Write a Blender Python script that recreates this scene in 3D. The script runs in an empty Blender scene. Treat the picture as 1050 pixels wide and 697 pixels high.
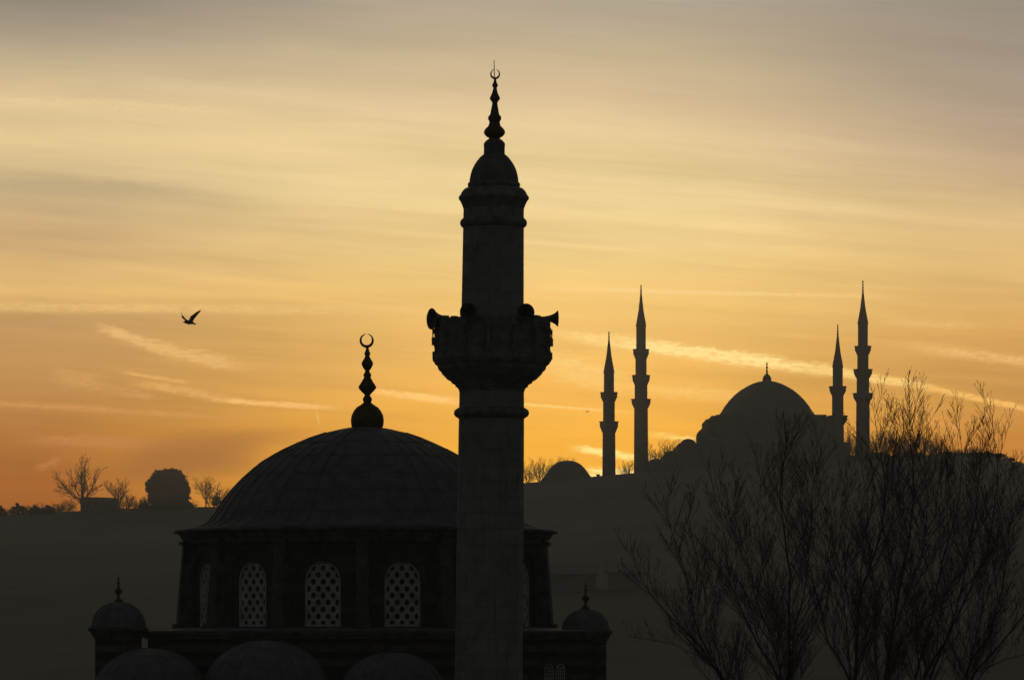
import bpy, math, random
from mathutils import Vector, Matrix
R = math.radians
C = bpy.context.scene.collection
scn = bpy.context.scene
F = 4200.0            # focal length of the photograph in its own pixels (1050 wide)
ZC = 18.0             # camera height
SIGMA = 0.00038       # haze density per metre
HAZE_TOP, HAZE_END = 118.0, 1500.0

# ------------------------------------------------------------------ camera
cam = bpy.data.cameras.new('camera'); co = bpy.data.objects.new('camera', cam); C.objects.link(co)
co.location = (0, 0, ZC); co.rotation_euler = (R(90), 0, 0)
cam.sensor_width = 36; cam.lens = 36 * F / 1050; cam.shift_y = (640 - 348.5) / 1050
cam.clip_start = 0.5; cam.clip_end = 6000
scn.camera = co
scn.view_settings.view_transform = 'Standard'; scn.view_settings.look = 'None'
scn.view_settings.exposure = 0; scn.view_settings.gamma = 1
scn.cycles.use_denoising = True
scn.cycles.max_bounces = 4; scn.cycles.diffuse_bounces = 2; scn.cycles.volume_bounces = 0
scn.cycles.transparent_max_bounces = 8
scn.cycles.sample_clamp_indirect = 2

# ------------------------------------------------------------------ node helper
class Nd:
    def __init__(s, nt): s.nt = nt
    def put(s, inp, v):
        if v is None: return
        if isinstance(v, bpy.types.NodeSocket): s.nt.links.new(v, inp)
        else: inp.default_value = v
    def m(s, op, a, b=None, c=None, clamp=False):
        n = s.nt.nodes.new('ShaderNodeMath'); n.operation = op; n.use_clamp = clamp
        s.put(n.inputs[0], a); s.put(n.inputs[1], b); s.put(n.inputs[2], c)
        return n.outputs[0]
    def add(s, a, b): return s.m('ADD', a, b)
    def sub(s, a, b): return s.m('SUBTRACT', a, b)
    def mul(s, a, b): return s.m('MULTIPLY', a, b)
    def div(s, a, b): return s.m('DIVIDE', a, b)
    def xyz(s, x, y, z):
        n = s.nt.nodes.new('ShaderNodeCombineXYZ')
        for i, v in enumerate((x, y, z)): s.put(n.inputs[i], v)
        return n.outputs[0]
    def sep(s, v):
        n = s.nt.nodes.new('ShaderNodeSeparateXYZ'); s.put(n.inputs[0], v); return n.outputs
    def noise(s, vec, scale=1.0, detail=4.0, rough=0.5, dist=0.0):
        n = s.nt.nodes.new('ShaderNodeTexNoise'); s.put(n.inputs['Vector'], vec)
        n.inputs['Scale'].default_value = scale; n.inputs['Detail'].default_value = detail
        n.inputs['Roughness'].default_value = rough; n.inputs['Distortion'].default_value = dist
        return n.outputs[0]
    def smooth(s, v, a, b, lo=0.0, hi=1.0):
        n = s.nt.nodes.new('ShaderNodeMapRange'); n.interpolation_type = 'SMOOTHSTEP'
        s.put(n.inputs[0], v)
        for i, q in enumerate((a, b, lo, hi)): n.inputs[i + 1].default_value = q
        return n.outputs[0]
    def lin(s, v, a, b, lo=0.0, hi=1.0):
        n = s.nt.nodes.new('ShaderNodeMapRange'); s.put(n.inputs[0], v)
        for i, q in enumerate((a, b, lo, hi)): n.inputs[i + 1].default_value = q
        return n.outputs[0]
    def mix(s, f, a, b, mode='MIX'):
        n = s.nt.nodes.new('ShaderNodeMix'); n.data_type = 'RGBA'; n.blend_type = mode
        n.clamp_factor = True
        s.put(n.inputs[0], f); s.put(n.inputs[6], a); s.put(n.inputs[7], b)
        return n.outputs[2]
    def ramp(s, f, stops):
        n = s.nt.nodes.new('ShaderNodeValToRGB'); s.put(n.inputs[0], f)
        cr = n.color_ramp
        while len(cr.elements) < len(stops): cr.elements.new(0.5)
        for e, (p, c) in zip(cr.elements, stops):
            e.position = p; e.color = (c[0], c[1], c[2], 1)
        return n.outputs[0]

def lin1(c):
    c /= 255.0
    return c / 12.92 if c <= 0.04045 else ((c + 0.055) / 1.055) ** 2.4
def lrgb(c): return tuple(lin1(q) for q in c)

# ------------------------------------------------------------------ world: dusk sky, glow in the west, streaked cirrus
SUN_EL, SUN_AZ = 1.6, 1.2
w = bpy.data.worlds.new('World'); scn.world = w; w.use_nodes = True
nt = w.node_tree; nt.nodes.clear(); N = Nd(nt)
tc = nt.nodes.new('ShaderNodeTexCoord')
dx, dy, dz = N.sep(tc.outputs['Generated'])
dyc = N.m('MAXIMUM', dy, 0.15)
U = N.add(N.mul(N.div(dx, dyc), F), 525.0)           # azimuth and elevation of the view direction, on a scale of 1/4200
V = N.sub(640.0, N.mul(N.div(dz, dyc), F))
# drift of the cirrus sheets
warp = N.sub(N.noise(N.xyz(N.div(U, 260.0), N.div(V, 60.0), 0.0), 1, 5, 0.55), 0.5)
Vt = N.sub(V, N.mul(U, 0.075))
Vw = N.add(V, N.mul(warp, 26.0))
Vs = N.add(Vw, N.mul(N.sub(U, 525.0), -0.02))
tab = [  # V: left, centre, right
 (0,   (134,125,113), (177,163,143), (146,135,121)),
 (50,  (170,155,132), (193,173,140), (158,144,127)),
 (100, (214,189,145), (216,190,148), (172,152,131)),
 (150, (224,196,144), (232,204,150), (186,160,130)),
 (205, (190,166,124), (238,209,148), (214,182,130)),
 (260, (198,162,112), (233,199,130), (222,182,116)),
 (308, (216,174,106), (234,190,108), (216,170,98)),
 (330, (190,147,90),  (234,186,102), (212,160,86)),
 (400, (180,130,68),  (236,174,74),  (192,136,62)),
 (450, (170,108,42),  (242,172,52),  (188,120,42)),
 (500, (156,88,26),   (250,176,50),  (178,104,32)),
 (560, (142,78,22),   (228,140,40),  (162,92,28)),
]
def trans(v):
    s = max((640 - v) / F, 1e-4)
    return math.exp(-SIGMA * min(HAZE_END, (HAZE_TOP - ZC) / s))
vr = N.lin(Vs, -20, 580)
def col(k):
    st = []
    for row in tab:
        t = trans(row[0]); c = lrgb(row[k])
        st.append(((row[0] + 20) / 600.0, tuple(q / t for q in c)))
    # colour ramps clamp nothing above one in Cycles
    return N.ramp(vr, st)
cl, cc, cr_ = col(1), col(2), col(3)
Uw = N.add(U, N.mul(warp, 120.0))
base = N.mix(N.smooth(Uw, 20, 520), cl, cc)
base = N.mix(N.smooth(Uw, 620, 1080), base, cr_)
# broad and fine streak bands
b1 = N.noise(N.xyz(N.div(U, 520.0), N.div(Vt, 34.0), 3.1), 1, 5, 0.55, 0.4)
b2 = N.noise(N.xyz(N.div(U, 190.0), N.div(Vt, 9.0), 7.7), 1, 4, 0.6, 0.6)
b3 = N.noise(N.xyz(N.div(U, 330.0), N.div(V, 120.0), 1.7), 1, 3, 0.5)
amp = N.add(N.mul(N.sub(b1, 0.5), 0.42), N.mul(N.sub(b2, 0.5), 0.20))
amp = N.add(amp, N.mul(N.sub(b3, 0.5), 0.35))
gain = N.add(N.mul(amp, N.smooth(V, 20, 240, 0.55, 1.0)), 1.0)
mg = nt.nodes.new('ShaderNodeVectorMath'); mg.operation = 'SCALE'
N.put(mg.inputs[0], base); N.put(mg.inputs[3], gain); sky = mg.outputs[0]
# thin grain in the wisps
grain = N.noise(N.xyz(N.div(U, 26.0), N.div(V, 6.0), 2.2), 1, 5, 0.65, 0.8)
gr2 = N.noise(N.xyz(N.div(U, 9.0), N.div(V, 4.0), 5.2), 1, 4, 0.7)
gr3 = N.noise(N.xyz(N.add(N.div(U, 7.0), N.div(V, 6.0)), N.div(V, 2.6), 9.2), 1, 4, 0.75)
def streak(x0, y0, x1, y1, wid, power, colr, rag=1.0, dark=False):
    global sky
    L = math.hypot(x1 - x0, y1 - y0) / 2; cx, cy = (x0 + x1) / 2, (y0 + y1) / 2
    ca, sa = (x1 - x0) / (2 * L), (y1 - y0) / (2 * L)
    a = N.sub(U, cx); b = N.sub(V, cy)
    s_ = N.div(N.add(N.mul(a, ca), N.mul(b, sa)), L)
    t_ = N.sub(N.mul(b, ca), N.mul(a, sa))
    t_ = N.add(t_, N.mul(N.sub(grain, 0.5), wid * 2.0 * rag))
    t_ = N.add(t_, N.mul(N.sub(gr2, 0.5), wid * 1.8 * rag))
    t_ = N.div(t_, wid)
    e = N.m('EXPONENT', N.mul(N.m('POWER', N.m('ABSOLUTE', t_), 3.0), -1.0))
    s4 = N.m('POWER', N.m('ABSOLUTE', s_), 4.0)
    e = N.mul(e, N.m('EXPONENT', N.mul(s4, -1.2)))
    if rag > 0.3: e = N.mul(e, N.smooth(grain, 0.30, 0.60, 0.55, 1.25))
    if rag > 0.3: e = N.mul(e, N.smooth(gr3, 0.36, 0.60, 0.5, 1.15))
    e = N.mul(e, N.m('GREATER_THAN', dy, 0.2))
    sky = N.mix(N.m('MULTIPLY', e, power * 1.35, clamp=True), sky, (*[q / trans(cy) for q in lrgb(colr)], 1))
streak(590, 345, 860, 381, 6.2, 0.78, (254, 220, 138), 0.8)
streak(820, 376, 960, 398, 4.2, 0.68, (248, 206, 118), 0.8)
streak(930, 393, 1180, 446, 3.2, 0.75, (242, 182, 92), 0.7)
streak(560, 370, 640, 395, 12, 0.4, (246, 205, 120), 1.1)
streak(640, 398, 780, 408, 7, 0.3, (246, 200, 110), 1.1)
streak(103, 336, 170, 358, 5.0, 0.85, (222, 174, 106), 0.9)
streak(145, 352, 244, 376, 6, 0.85, (222, 172, 102), 1.0)
streak(128, 382, 192, 392, 2.0, 0.7, (222, 166, 92), 0.6)
streak(140, 393, 240, 409, 4.0, 0.65, (218, 160, 86), 1.0)
streak(222, 410, 344, 418.5, 2.6, 0.95, (238, 180, 100), 0.6)
streak(55, 384, 110, 396, 9, 0.45, (204, 150, 86), 1.2)
streak(110, 398, 160, 408, 4, 0.4, (204, 150, 86), 1.2)
streak(-60, 410, 230, 428, 3, 0.45, (204, 144, 80), 0.9)
streak(20, 450, 180, 457, 6, 0.5, (188, 124, 64), 1.1)
streak(36, 480, 62, 472, 4, 0.45, (184, 116, 62), 1.2)
streak(384, 401, 480, 413, 3.4, 0.95, (250, 194, 108), 0.6)
streak(465, 409, 640, 422, 1.4, 0.8, (250, 200, 110), 0.4)
streak(325, 421, 327, 436, 1.0, 0.6, (226, 172, 98), 0.6)
streak(592, 460, 668, 471, 3.6, 1.0, (255, 224, 130), 0.7)
streak(560, 488, 720, 487, 7, 0.75, (255, 226, 140), 0.6)
streak(664, 444, 720, 452, 3, 0.5, (255, 214, 116), 0.9)
streak(938, 356, 1090, 376, 5, 0.5, (236, 184, 110), 1.0)
streak(900, 330, 1000, 334, 4, 0.35, (236, 188, 116), 1.0)
streak(950, 431, 985, 438, 3.5, 0.45, (226, 156, 76), 1.0)
streak(-100, 314, 520, 319, 5, 0.4, (232, 190, 116), 0.5)
streak(560, 296, 900, 304, 2, 0.35, (246, 208, 140), 0.7)
streak(-40, 188, 190, 194, 8, 0.35, (180, 160, 124), 0.9)
streak(-60, 100, 260, 116, 7, 0.3, (236, 208, 152), 0.8)
streak(120, 476, 270, 464, 20, 0.5, (146, 88, 42), 0.22)
streak(160, 452, 330, 446, 10, 0.3, (158, 98, 46), 0.25)
# the glow belongs to the western sky only; round it the sky sinks to dim blue grey dusk
dot = N.add(N.mul(dy, 0.998), N.mul(dz, 0.06))
glow = N.smooth(dot, 0.76, 0.985)
ni = nt.nodes.new('ShaderNodeTexSky'); ni.sky_type = 'NISHITA'; ni.sun_disc = False
ni.sun_elevation = R(SUN_EL); ni.sun_rotation = R(SUN_AZ); ni.dust_density = 3; ni.altitude = 50
sc2 = nt.nodes.new('ShaderNodeVectorMath'); sc2.operation = 'SCALE'
N.put(sc2.inputs[0], ni.outputs[0]); sc2.inputs[3].default_value = 0.035
dusk = N.mix(1.0, sc2.outputs[0], (0.0190, 0.0202, 0.0188, 1), 'ADD')
low = N.smooth(dz, -0.03, 0.0)
dusk = N.mix(low, (0.008, 0.008, 0.008, 1), dusk)
final = N.mix(N.mul(glow, low), dusk, sky)
bg = nt.nodes.new('ShaderNodeBackground'); N.put(bg.inputs[0], final); bg.inputs[1].default_value = 1.0
ow = nt.nodes.new('ShaderNodeOutputWorld'); nt.links.new(bg.outputs[0], ow.inputs[0])

sun = bpy.data.lights.new('sun', 'SUN'); so = bpy.data.objects.new('sun', sun); C.objects.link(so)
sun.energy = 0.35; sun.angle = R(0.6); sun.color = (1.0, 0.55, 0.25)
sd = Vector((math.sin(R(SUN_AZ)) * math.cos(R(SUN_EL)), math.cos(R(SUN_AZ)) * math.cos(R(SUN_EL)), math.sin(R(SUN_EL))))
so.rotation_euler = sd.to_track_quat('Z', 'Y').to_euler(); so.location = (0, 0, 200)

# ------------------------------------------------------------------ placing helpers
def PX(px, D): return (px - 525.0) * D / F
def PZ(py, D): return ZC + (640.0 - py) * D / F
def P(px, py, D): return Vector((PX(px, D), D, PZ(py, D)))

# ------------------------------------------------------------------ materials
def mat(name, build, rough=0.8, metal=0.0, bump=None, spec=0.3):
    m = bpy.data.materials.new(name); m.use_nodes = True
    n = Nd(m.node_tree); b = m.node_tree.nodes['Principled BSDF']
    b.inputs['Roughness'].default_value = rough; b.inputs['Metallic'].default_value = metal
    b.inputs['Specular IOR Level'].default_value = spec
    r = build(n)
    c, h = r if isinstance(r, tuple) else (r, None)
    n.put(b.inputs['Base Color'], c)
    if h is not None:
        bp = m.node_tree.nodes.new('ShaderNodeBump'); bp.inputs['Strength'].default_value = 0.6
        bp.inputs['Distance'].default_value = bump or 0.02
        n.put(bp.inputs['Height'], h); m.node_tree.links.new(bp.outputs[0], b.inputs['Normal'])
    return m
def objc(n):
    t = n.nt.nodes.new('ShaderNodeTexCoord'); return t.outputs['Object']
def noisy(c1, c2, scale, detail=6):
    def f(n):
        v = n.noise(objc(n), scale, detail, 0.6)
        return n.mix(n.smooth(v, 0.3, 0.7), (*c1, 1), (*c2, 1)), v
    return f
def cyl(n, rad):
    x, y, z = n.sep(objc(n))
    return n.xyz(n.mul(n.m('ARCTAN2', x, n.mul(y, -1.0)), rad), z, 0.0), z
def ashlar(rad, bw, bh, c1, c2, cm, dirt=(0.03, 0.03, 0.03), flat=False):
    def f(n):
        if flat:
            x, y, z = n.sep(objc(n)); vec = n.xyz(n.add(x, y), z, 0.0)
        else: vec, z = cyl(n, rad)
        b = n.nt.nodes.new('ShaderNodeTexBrick'); n.put(b.inputs['Vector'], vec)
        b.inputs['Color1'].default_value = (*c1, 1); b.inputs['Color2'].default_value = (*c2, 1)
        b.inputs['Mortar'].default_value = (*cm, 1); b.inputs['Scale'].default_value = 1
        b.inputs['Mortar Size'].default_value = 0.012; b.inputs['Brick Width'].default_value = bw
        b.inputs['Row Height'].default_value = bh; b.inputs['Mortar Smooth'].default_value = 0.3
        v = n.noise(objc(n), 2.2, 6, 0.65)
        g = n.noise(objc(n), 22, 4, 0.6)
        x2, y2, z2 = n.sep(objc(n))
        run = n.noise(n.xyz(n.mul(x2, 7.0), n.mul(y2, 7.0), n.mul(z2, 0.7)), 1, 4, 0.6)
        c = n.mix(n.smooth(v, 0.45, 0.75, 0, 0.7), b.outputs[0], (*dirt, 1))
        c = n.mix(n.smooth(run, 0.52, 0.72, 0, 0.6), c, (*dirt, 1))
        h = n.add(n.mul(b.outputs[1], -1.0), n.mul(g, 0.4))
        return c, h
    return f
def banded(h, c1, c2, dirt=(0.02, 0.02, 0.02)):
    def f(n):
        x, y, z = n.sep(objc(n))
        s = n.m('FRACT', n.div(n.add(z, n.mul(n.noise(objc(n), 3, 3), 0.02)), h))
        v = n.noise(objc(n), 3, 6, 0.65)
        c = n.mix(n.smooth(s, 0.46, 0.5), (*c1, 1), (*c2, 1))
        c = n.mix(n.smooth(v, 0.4, 0.7, 0, 0.8), c, (*dirt, 1))
        return c, n.add(n.smooth(s, 0.46, 0.5, 0, 0.5), v)
    return f
M = {}
M['minaret'] = mat('pale ashlar', ashlar(0.95, 0.72, 0.44, (0.33, 0.33, 0.30), (0.26, 0.26, 0.235), (0.20, 0.20, 0.185), (0.14, 0.14, 0.125)), 0.85)
M['mould'] = mat('moulded stone', noisy((0.25, 0.25, 0.23), (0.12, 0.12, 0.11), 3.0), 0.85)
M['lead'] = mat('weathered lead', noisy((0.165, 0.165, 0.165), (0.10, 0.10, 0.10), 2.2), 0.7, 0.0, 0.01, 0.4)
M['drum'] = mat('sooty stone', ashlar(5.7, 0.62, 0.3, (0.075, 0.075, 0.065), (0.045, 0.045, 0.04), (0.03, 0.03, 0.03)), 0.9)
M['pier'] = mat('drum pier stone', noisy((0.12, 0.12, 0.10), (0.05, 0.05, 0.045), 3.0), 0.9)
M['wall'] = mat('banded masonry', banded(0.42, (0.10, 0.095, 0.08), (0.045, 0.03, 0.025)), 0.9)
M['plaster'] = mat('window plaster', noisy((0.66, 0.65, 0.62), (0.42, 0.41, 0.39), 3), 0.9)
M['glass'] = mat('dark glass', noisy((0.03, 0.03, 0.03), (0.06, 0.06, 0.055), 5), 0.35)
M['gilt'] = mat('tarnished gilt', noisy((0.16, 0.10, 0.035), (0.07, 0.05, 0.025), 9), 0.6, 0.4)
M['horn'] = mat('horn grey paint', noisy((0.07, 0.07, 0.07), (0.045, 0.045, 0.045), 12), 0.5)
M['bark'] = mat('bark', noisy((0.05, 0.042, 0.035), (0.025, 0.02, 0.018), 6), 0.9)
M['twig'] = mat('far twigs', noisy((0.09, 0.055, 0.035), (0.05, 0.032, 0.022), 2), 0.9)
M['leaf'] = mat('dark evergreen leaf', noisy((0.04, 0.06, 0.025), (0.025, 0.04, 0.018), 0.6), 0.8)
M['hill'] = mat('dark hillside', noisy((0.035, 0.04, 0.025), (0.10, 0.095, 0.075), 0.035, 12), 1.0)
M['farstone'] = mat('grey stone far', noisy((0.2, 0.19, 0.17), (0.14, 0.135, 0.12), 0.3), 0.9)
M['farlead'] = mat('far lead roof', noisy((0.16, 0.165, 0.17), (0.11, 0.115, 0.12), 0.4), 0.8)
M['paleroof'] = mat('pale roof sheet', noisy((0.22, 0.21, 0.20), (0.17, 0.16, 0.15), 0.5), 0.8)
M['feather'] = mat('gull feathers', noisy((0.12, 0.12, 0.13), (0.06, 0.06, 0.065), 8), 0.8)

# ------------------------------------------------------------------ mesh helpers
class MB:
    def __init__(s): s.v = []; s.f = []
    def q(s, pts):
        i = len(s.v); s.v += [Vector(p) for p in pts]; s.f.append(tuple(range(i, i + len(pts))))
    def lathe(s, cx, cy, prof, n=48, ph=0.0, lean=None, a0=0.0, a1=360.0, rib=None):
        """prof: list of (radius, z); lean: function z -> (dx, dy)"""
        full = abs(a1 - a0) >= 360; cnt = n if full else n + 1
        i0 = len(s.v)
        for (r, z) in prof:
            ox, oy = lean(z) if lean else (0, 0)
            for k in range(cnt):
                a = R(a0 + ph + (a1 - a0) * k / n)
                rr = r * (rib(k, z) if rib else 1)
                s.v.append(Vector((cx + ox + rr * math.sin(a), cy + oy - rr * math.cos(a), z)))
        for j in range(len(prof) - 1):
            for k in range(n):
                a = i0 + j * cnt + k; b = i0 + j * cnt + (k + 1) % cnt
                s.f.append((a, a + cnt, b + cnt, b))
        if full:
            s.f.append(tuple(i0 + k for k in range(n)))
            s.f.append(tuple(i0 + (len(prof) - 1) * cnt + k for k in range(n))[::-1])
    def box(s, c, sx, sy, sz, rz=0.0, taper=1.0):
        i = len(s.v); cr, sr = math.cos(rz), math.sin(rz)
        for z, t in ((-1, 1.0), (1, taper)):
            for x, y in ((-1, -1), (1, -1), (1, 1), (-1, 1)):
                px, py = x * sx / 2 * t, y * sy / 2 * t
                s.v.append(Vector((c[0] + px * cr - py * sr, c[1] + px * sr + py * cr, c[2] + z * sz / 2)))
        for f in ((0, 3, 2, 1), (4, 5, 6, 7), (0, 1, 5, 4), (1, 2, 6, 5), (2, 3, 7, 6), (3, 0, 4, 7)):
            s.f.append(tuple(i + k for k in f))
    def tube(s, pts, rads, n=5, cap=True):
        m = len(pts)
        if m < 2: return
        i0 = len(s.v); ref = None
        for j in range(m):
            d = (pts[min(j + 1, m - 1)] - pts[max(j - 1, 0)])
            if d.length < 1e-9: d = Vector((0, 0, 1))
            d.normalize()
            if ref is None: ref = Vector((1, 0, 0)) if abs(d.x) < 0.8 else Vector((0, 1, 0))
            a = d.cross(ref).normalized(); b = d.cross(a); ref = b.cross(d) if False else ref
            for k in range(n):
                t = 2 * math.pi * k / n
                s.v.append(pts[j] + (a * math.cos(t) + b * math.sin(t)) * rads[j])
        for j in range(m - 1):
            for k in range(n):
                a = i0 + j * n + k; b = i0 + j * n + (k + 1) % n
                s.f.append((a, b, b + n, a + n))
        if cap:
            s.f.append(tuple(i0 + k for k in range(n))[::-1]); s.f.append(tuple(i0 + (m - 1) * n + k for k in range(n)))
    def build(s, name, m, parent=None, origin=None, smooth=None):
        me = bpy.data.meshes.new(name)
        off = origin if origin is not None else (wloc(parent) if parent else Vector((0, 0, 0)))
        me.from_pydata([tuple(v - off) for v in s.v], [], s.f)
        me.materials.append(m); me.update()
        if smooth is not None:
            me.polygons.foreach_set('use_smooth', [True] * len(me.polygons)); me.set_sharp_from_angle(angle=R(smooth))
        o = bpy.data.objects.new(name, me); C.objects.link(o)
        if parent:
            o.parent = parent; o.location = off - wloc(parent)
        else: o.location = off
        return o
def wloc(o):
    v = Vector((0, 0, 0))
    while o is not None: v = v + o.location; o = o.parent
    return v
def thing(name, label, cat, loc, group=None):
    o = bpy.data.objects.new(name, None); C.objects.link(o); o.location = loc; o.empty_display_size = 0.5
    o['label'] = label; o['category'] = cat
    if group: o['group'] = group
    return o
def copy_tree(o, parent=None):
    c = o.copy(); C.objects.link(c); c.parent = parent
    for ch in list(o.children): copy_tree(ch, c)
    return c
def tag(o, label, cat, group=None):
    o['label'] = label; o['category'] = cat
    if group: o['group'] = group
def sm(t): t = max(0, min(1, t)); return t * t * (3 - 2 * t)
def interp(tb, x):
    if x <= tb[0][0]: return tb[0][1]
    for (a, b), (c, d) in zip(tb, tb[1:]):
        if x <= c: return b + (d - b) * (x - a) / (c - a)
    return tb[-1][1]
def crescent(mb, c, r_out, depth, gap=0.30, n=30, tilt=0.0, fat=0.36):
    """upright crescent open at the top, in the XZ plane"""
    ring = []
    for k in range(n + 1):
        a = R(90 + 360 * gap / 2 * 0.5) + (2 * math.pi - R(360 * gap / 2)) * k / n + tilt
        t = math.sin(math.pi * k / n)
        wd = r_out * fat * t ** 0.8 + r_out * 0.03
        o = Vector((math.cos(a) * r_out, 0, math.sin(a) * r_out)); i = o * ((r_out - wd) / r_out)
        ring.append((o, i))
    i0 = len(mb.v); dv = Vector((0, depth / 2, 0)); c = Vector(c)
    for o, i in ring: mb.v += [c + o - dv, c + i - dv, c + i + dv, c + o + dv]
    for k in range(n):
        a = i0 + 4 * k
        for j in range(4): mb.f.append((a + j, a + (j + 1) % 4, a + 4 + (j + 1) % 4, a + 4 + j))
    mb.f.append((i0, i0 + 3, i0 + 2, i0 + 1)); e = i0 + 4 * n; mb.f.append((e, e + 1, e + 2, e + 3))

# ------------------------------------------------------------------ terrain
ridge = [(-1400, 560), (-300, 540), (0, 529), (60, 526), (120, 523), (180, 522), (250, 521), (330, 516), (430, 508), (500, 500), (540, 498),
         (575, 496), (610, 492), (650, 490), (690, 484), (740, 480), (800, 478), (880, 475), (898, 471), (915, 473), (935, 469), (955, 472), (975, 468), (992, 471), (1012, 468), (1028, 473), (1036, 476), (1044, 486), (1075, 497), (1130, 508), (2400, 560)]
def ground(x, y):
    px = 525 + x * F / 1077.0
    zr = PZ(interp(ridge, px), 1077)
    if y < 1060:
        t = sm((y - 240) / 820.0 * 0.5 + 0.0) * 2 if False else max(0, (y - 240) / 820.0)
        t = t ** 1.25
    else: t = 1.0 - 0.45 * sm((y - 1110) / 260.0)
    z = zr * t
    wob = math.sin(x * 0.021 + y * 0.013) + math.sin(x * 0.047 - y * 0.031 + 1.3) * 0.6 + math.sin(x * 0.11 + y * 0.07) * 0.25
    z += wob * 0.9 * min(1, t * 2) * (0.35 if y > 1000 else 1)
    return z
xs = []; ys = []
x = -760
while x <= 760: xs.append(x); x += 10 if abs(x) < 200 else 35
y = -60
while y < 1480: ys.append(y); y += 30 if y < 900 else (10 if y < 1150 else 40)
mb = MB()
for yy in ys:
    for xx in xs: mb.v.append(Vector((xx, yy, ground(xx, yy))))
nx = len(xs)
for j in range(len(ys) - 1):
    for i in range(nx - 1):
        a = j * nx + i; mb.f.append((a, a + 1, a + 1 + nx, a + nx))
g = mb.build('hill', M['hill'], smooth=80); g['kind'] = 'structure'

# ------------------------------------------------------------------ haze
mb = MB(); mb.box((0, (HAZE_END - 90) / 2, (HAZE_TOP - 12) / 2), 1560, HAZE_END + 90, HAZE_TOP + 12)
hz = mb.build('haze', M['glass']); hz.data.materials.clear()
hm = bpy.data.materials.new('haze'); hm.use_nodes = True; hn = hm.node_tree; hn.nodes.clear()
pv = hn.nodes.new('ShaderNodeVolumePrincipled'); pv.inputs['Color'].default_value = (0.90, 0.97, 0.98, 1)
pv.inputs['Density'].default_value = SIGMA; pv.inputs['Anisotropy'].default_value = 0.45
ho = hn.nodes.new('ShaderNodeOutputMaterial'); hn.links.new(pv.outputs[0], ho.inputs['Volume'])
hz.data.materials.append(hm); hz['kind'] = 'stuff'

# ================================================================== the near mosque
DM = 126.0; KM = DM / F
XM = PX(375, DM)
mosque = thing('mosque', 'dark stone mosque with large lead covered dome and latticed arched windows behind the near minaret', 'mosque', (XM, DM, 0))
def zz(py, D=DM): return PZ(py, D)
def prof(tbl, D): return [(r * D / F, PZ(y, D)) for (r, y) in tbl]
# dome with sheet seams
dome_t = [(178, 543), (173, 541), (167, 539.2), (161, 535), (153, 525), (149, 518), (143.5, 510), (136, 501), (126.5, 491), (117, 482.5), (106.5, 474), (95, 467),
          (83, 460.5), (70, 454.5), (57, 449), (42, 444), (27, 440.2), (15, 438), (0.5, 437)]
mb = MB(); dome_p = prof(dome_t, DM); mb.lathe(XM, DM, dome_p, 96)
for k in range(48):                                   # raised meridian seams of the lead sheets
    a = R(k * 7.5 + 3.5)
    thick = 0.05 if k == 45 else 0.019
    top = 13 if k % 2 else 16
    if k == 45: top = 17
    pts = [Vector((XM + (r + 0.005) * math.sin(a), DM - (r + 0.005) * math.cos(a), z + 0.005)) for r, z in dome_p[1:top]]
    mb.tube(pts, [thick] * len(pts), 5)
for yy in (455.5, 470, 488, 505.5, 527):
    r = interp([(b, a_) for a_, b in dome_t[::-1]], yy) * KM
    pts = [Vector((XM + (r + .004) * math.sin(R(a)), DM - (r + .004) * math.cos(R(a)), zz(yy) + .012 * math.sin(a * 1.7))) for a in range(0, 361, 5)]
    mb.tube(pts, [0.02] * len(pts), 4, cap=False)
dome = mb.build('dome', M['lead'], mosque, smooth=35)
# finial
ft = [(15, 438.5), (16.3, 437), (17, 431), (16.2, 425.7), (13.8, 421), (11, 417.5), (7, 415), (3.8, 412.6), (4.4, 411), (4.8, 409), (4.2, 407.5), (3, 406), (2.9, 404.5), (4.5, 403),
      (6.5, 401), (8.6, 398.5), (9.2, 396.7), (8.2, 394.8), (6, 391.5), (4.6, 389), (3.4, 387), (4, 385.2), (4.1, 384), (3.2, 382.5), (2.3, 381), (2.3, 379.5),
      (3.8, 378), (5.6, 374.5), (6, 372.5), (5, 370), (3.3, 367.5), (2.2, 365), (3, 363), (3.2, 362), (2, 360), (1.4, 356.5), (1, 355)]
mb = MB(); mb.lathe(XM + 0.05, DM, prof(ft, DM), 28); fin = mb.build('finial', M['gilt'], mosque, smooth=50)
mb = MB(); crescent(mb, (XM + 0.03, DM, zz(349.3)), 7.3 * KM, 0.06, gap=0.07, fat=0.36); mb.build('crescent', M['gilt'], fin)
# drum
SIDES = 14; SR = 16
def drum_r(py): return interp([(548, 188), (560, 189.5), (600, 191.5), (646, 196)], py)
APO = math.cos(math.pi / SIDES)
mb = MB()
cor = [(178, 542), (193, 543.8), (196.8, 545), (196.8, 546.8), (192.5, 547.6), (190.5, 549.5), (189.8, 552), (187.2, 553.5), (186.4, 557.5), (180, 558)]
mb.lathe(XM, DM, prof(cor, DM)[::-1], SIDES * 2, ph=0)
cornice = mb.build('cornice', M['pier'], mosque)
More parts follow.
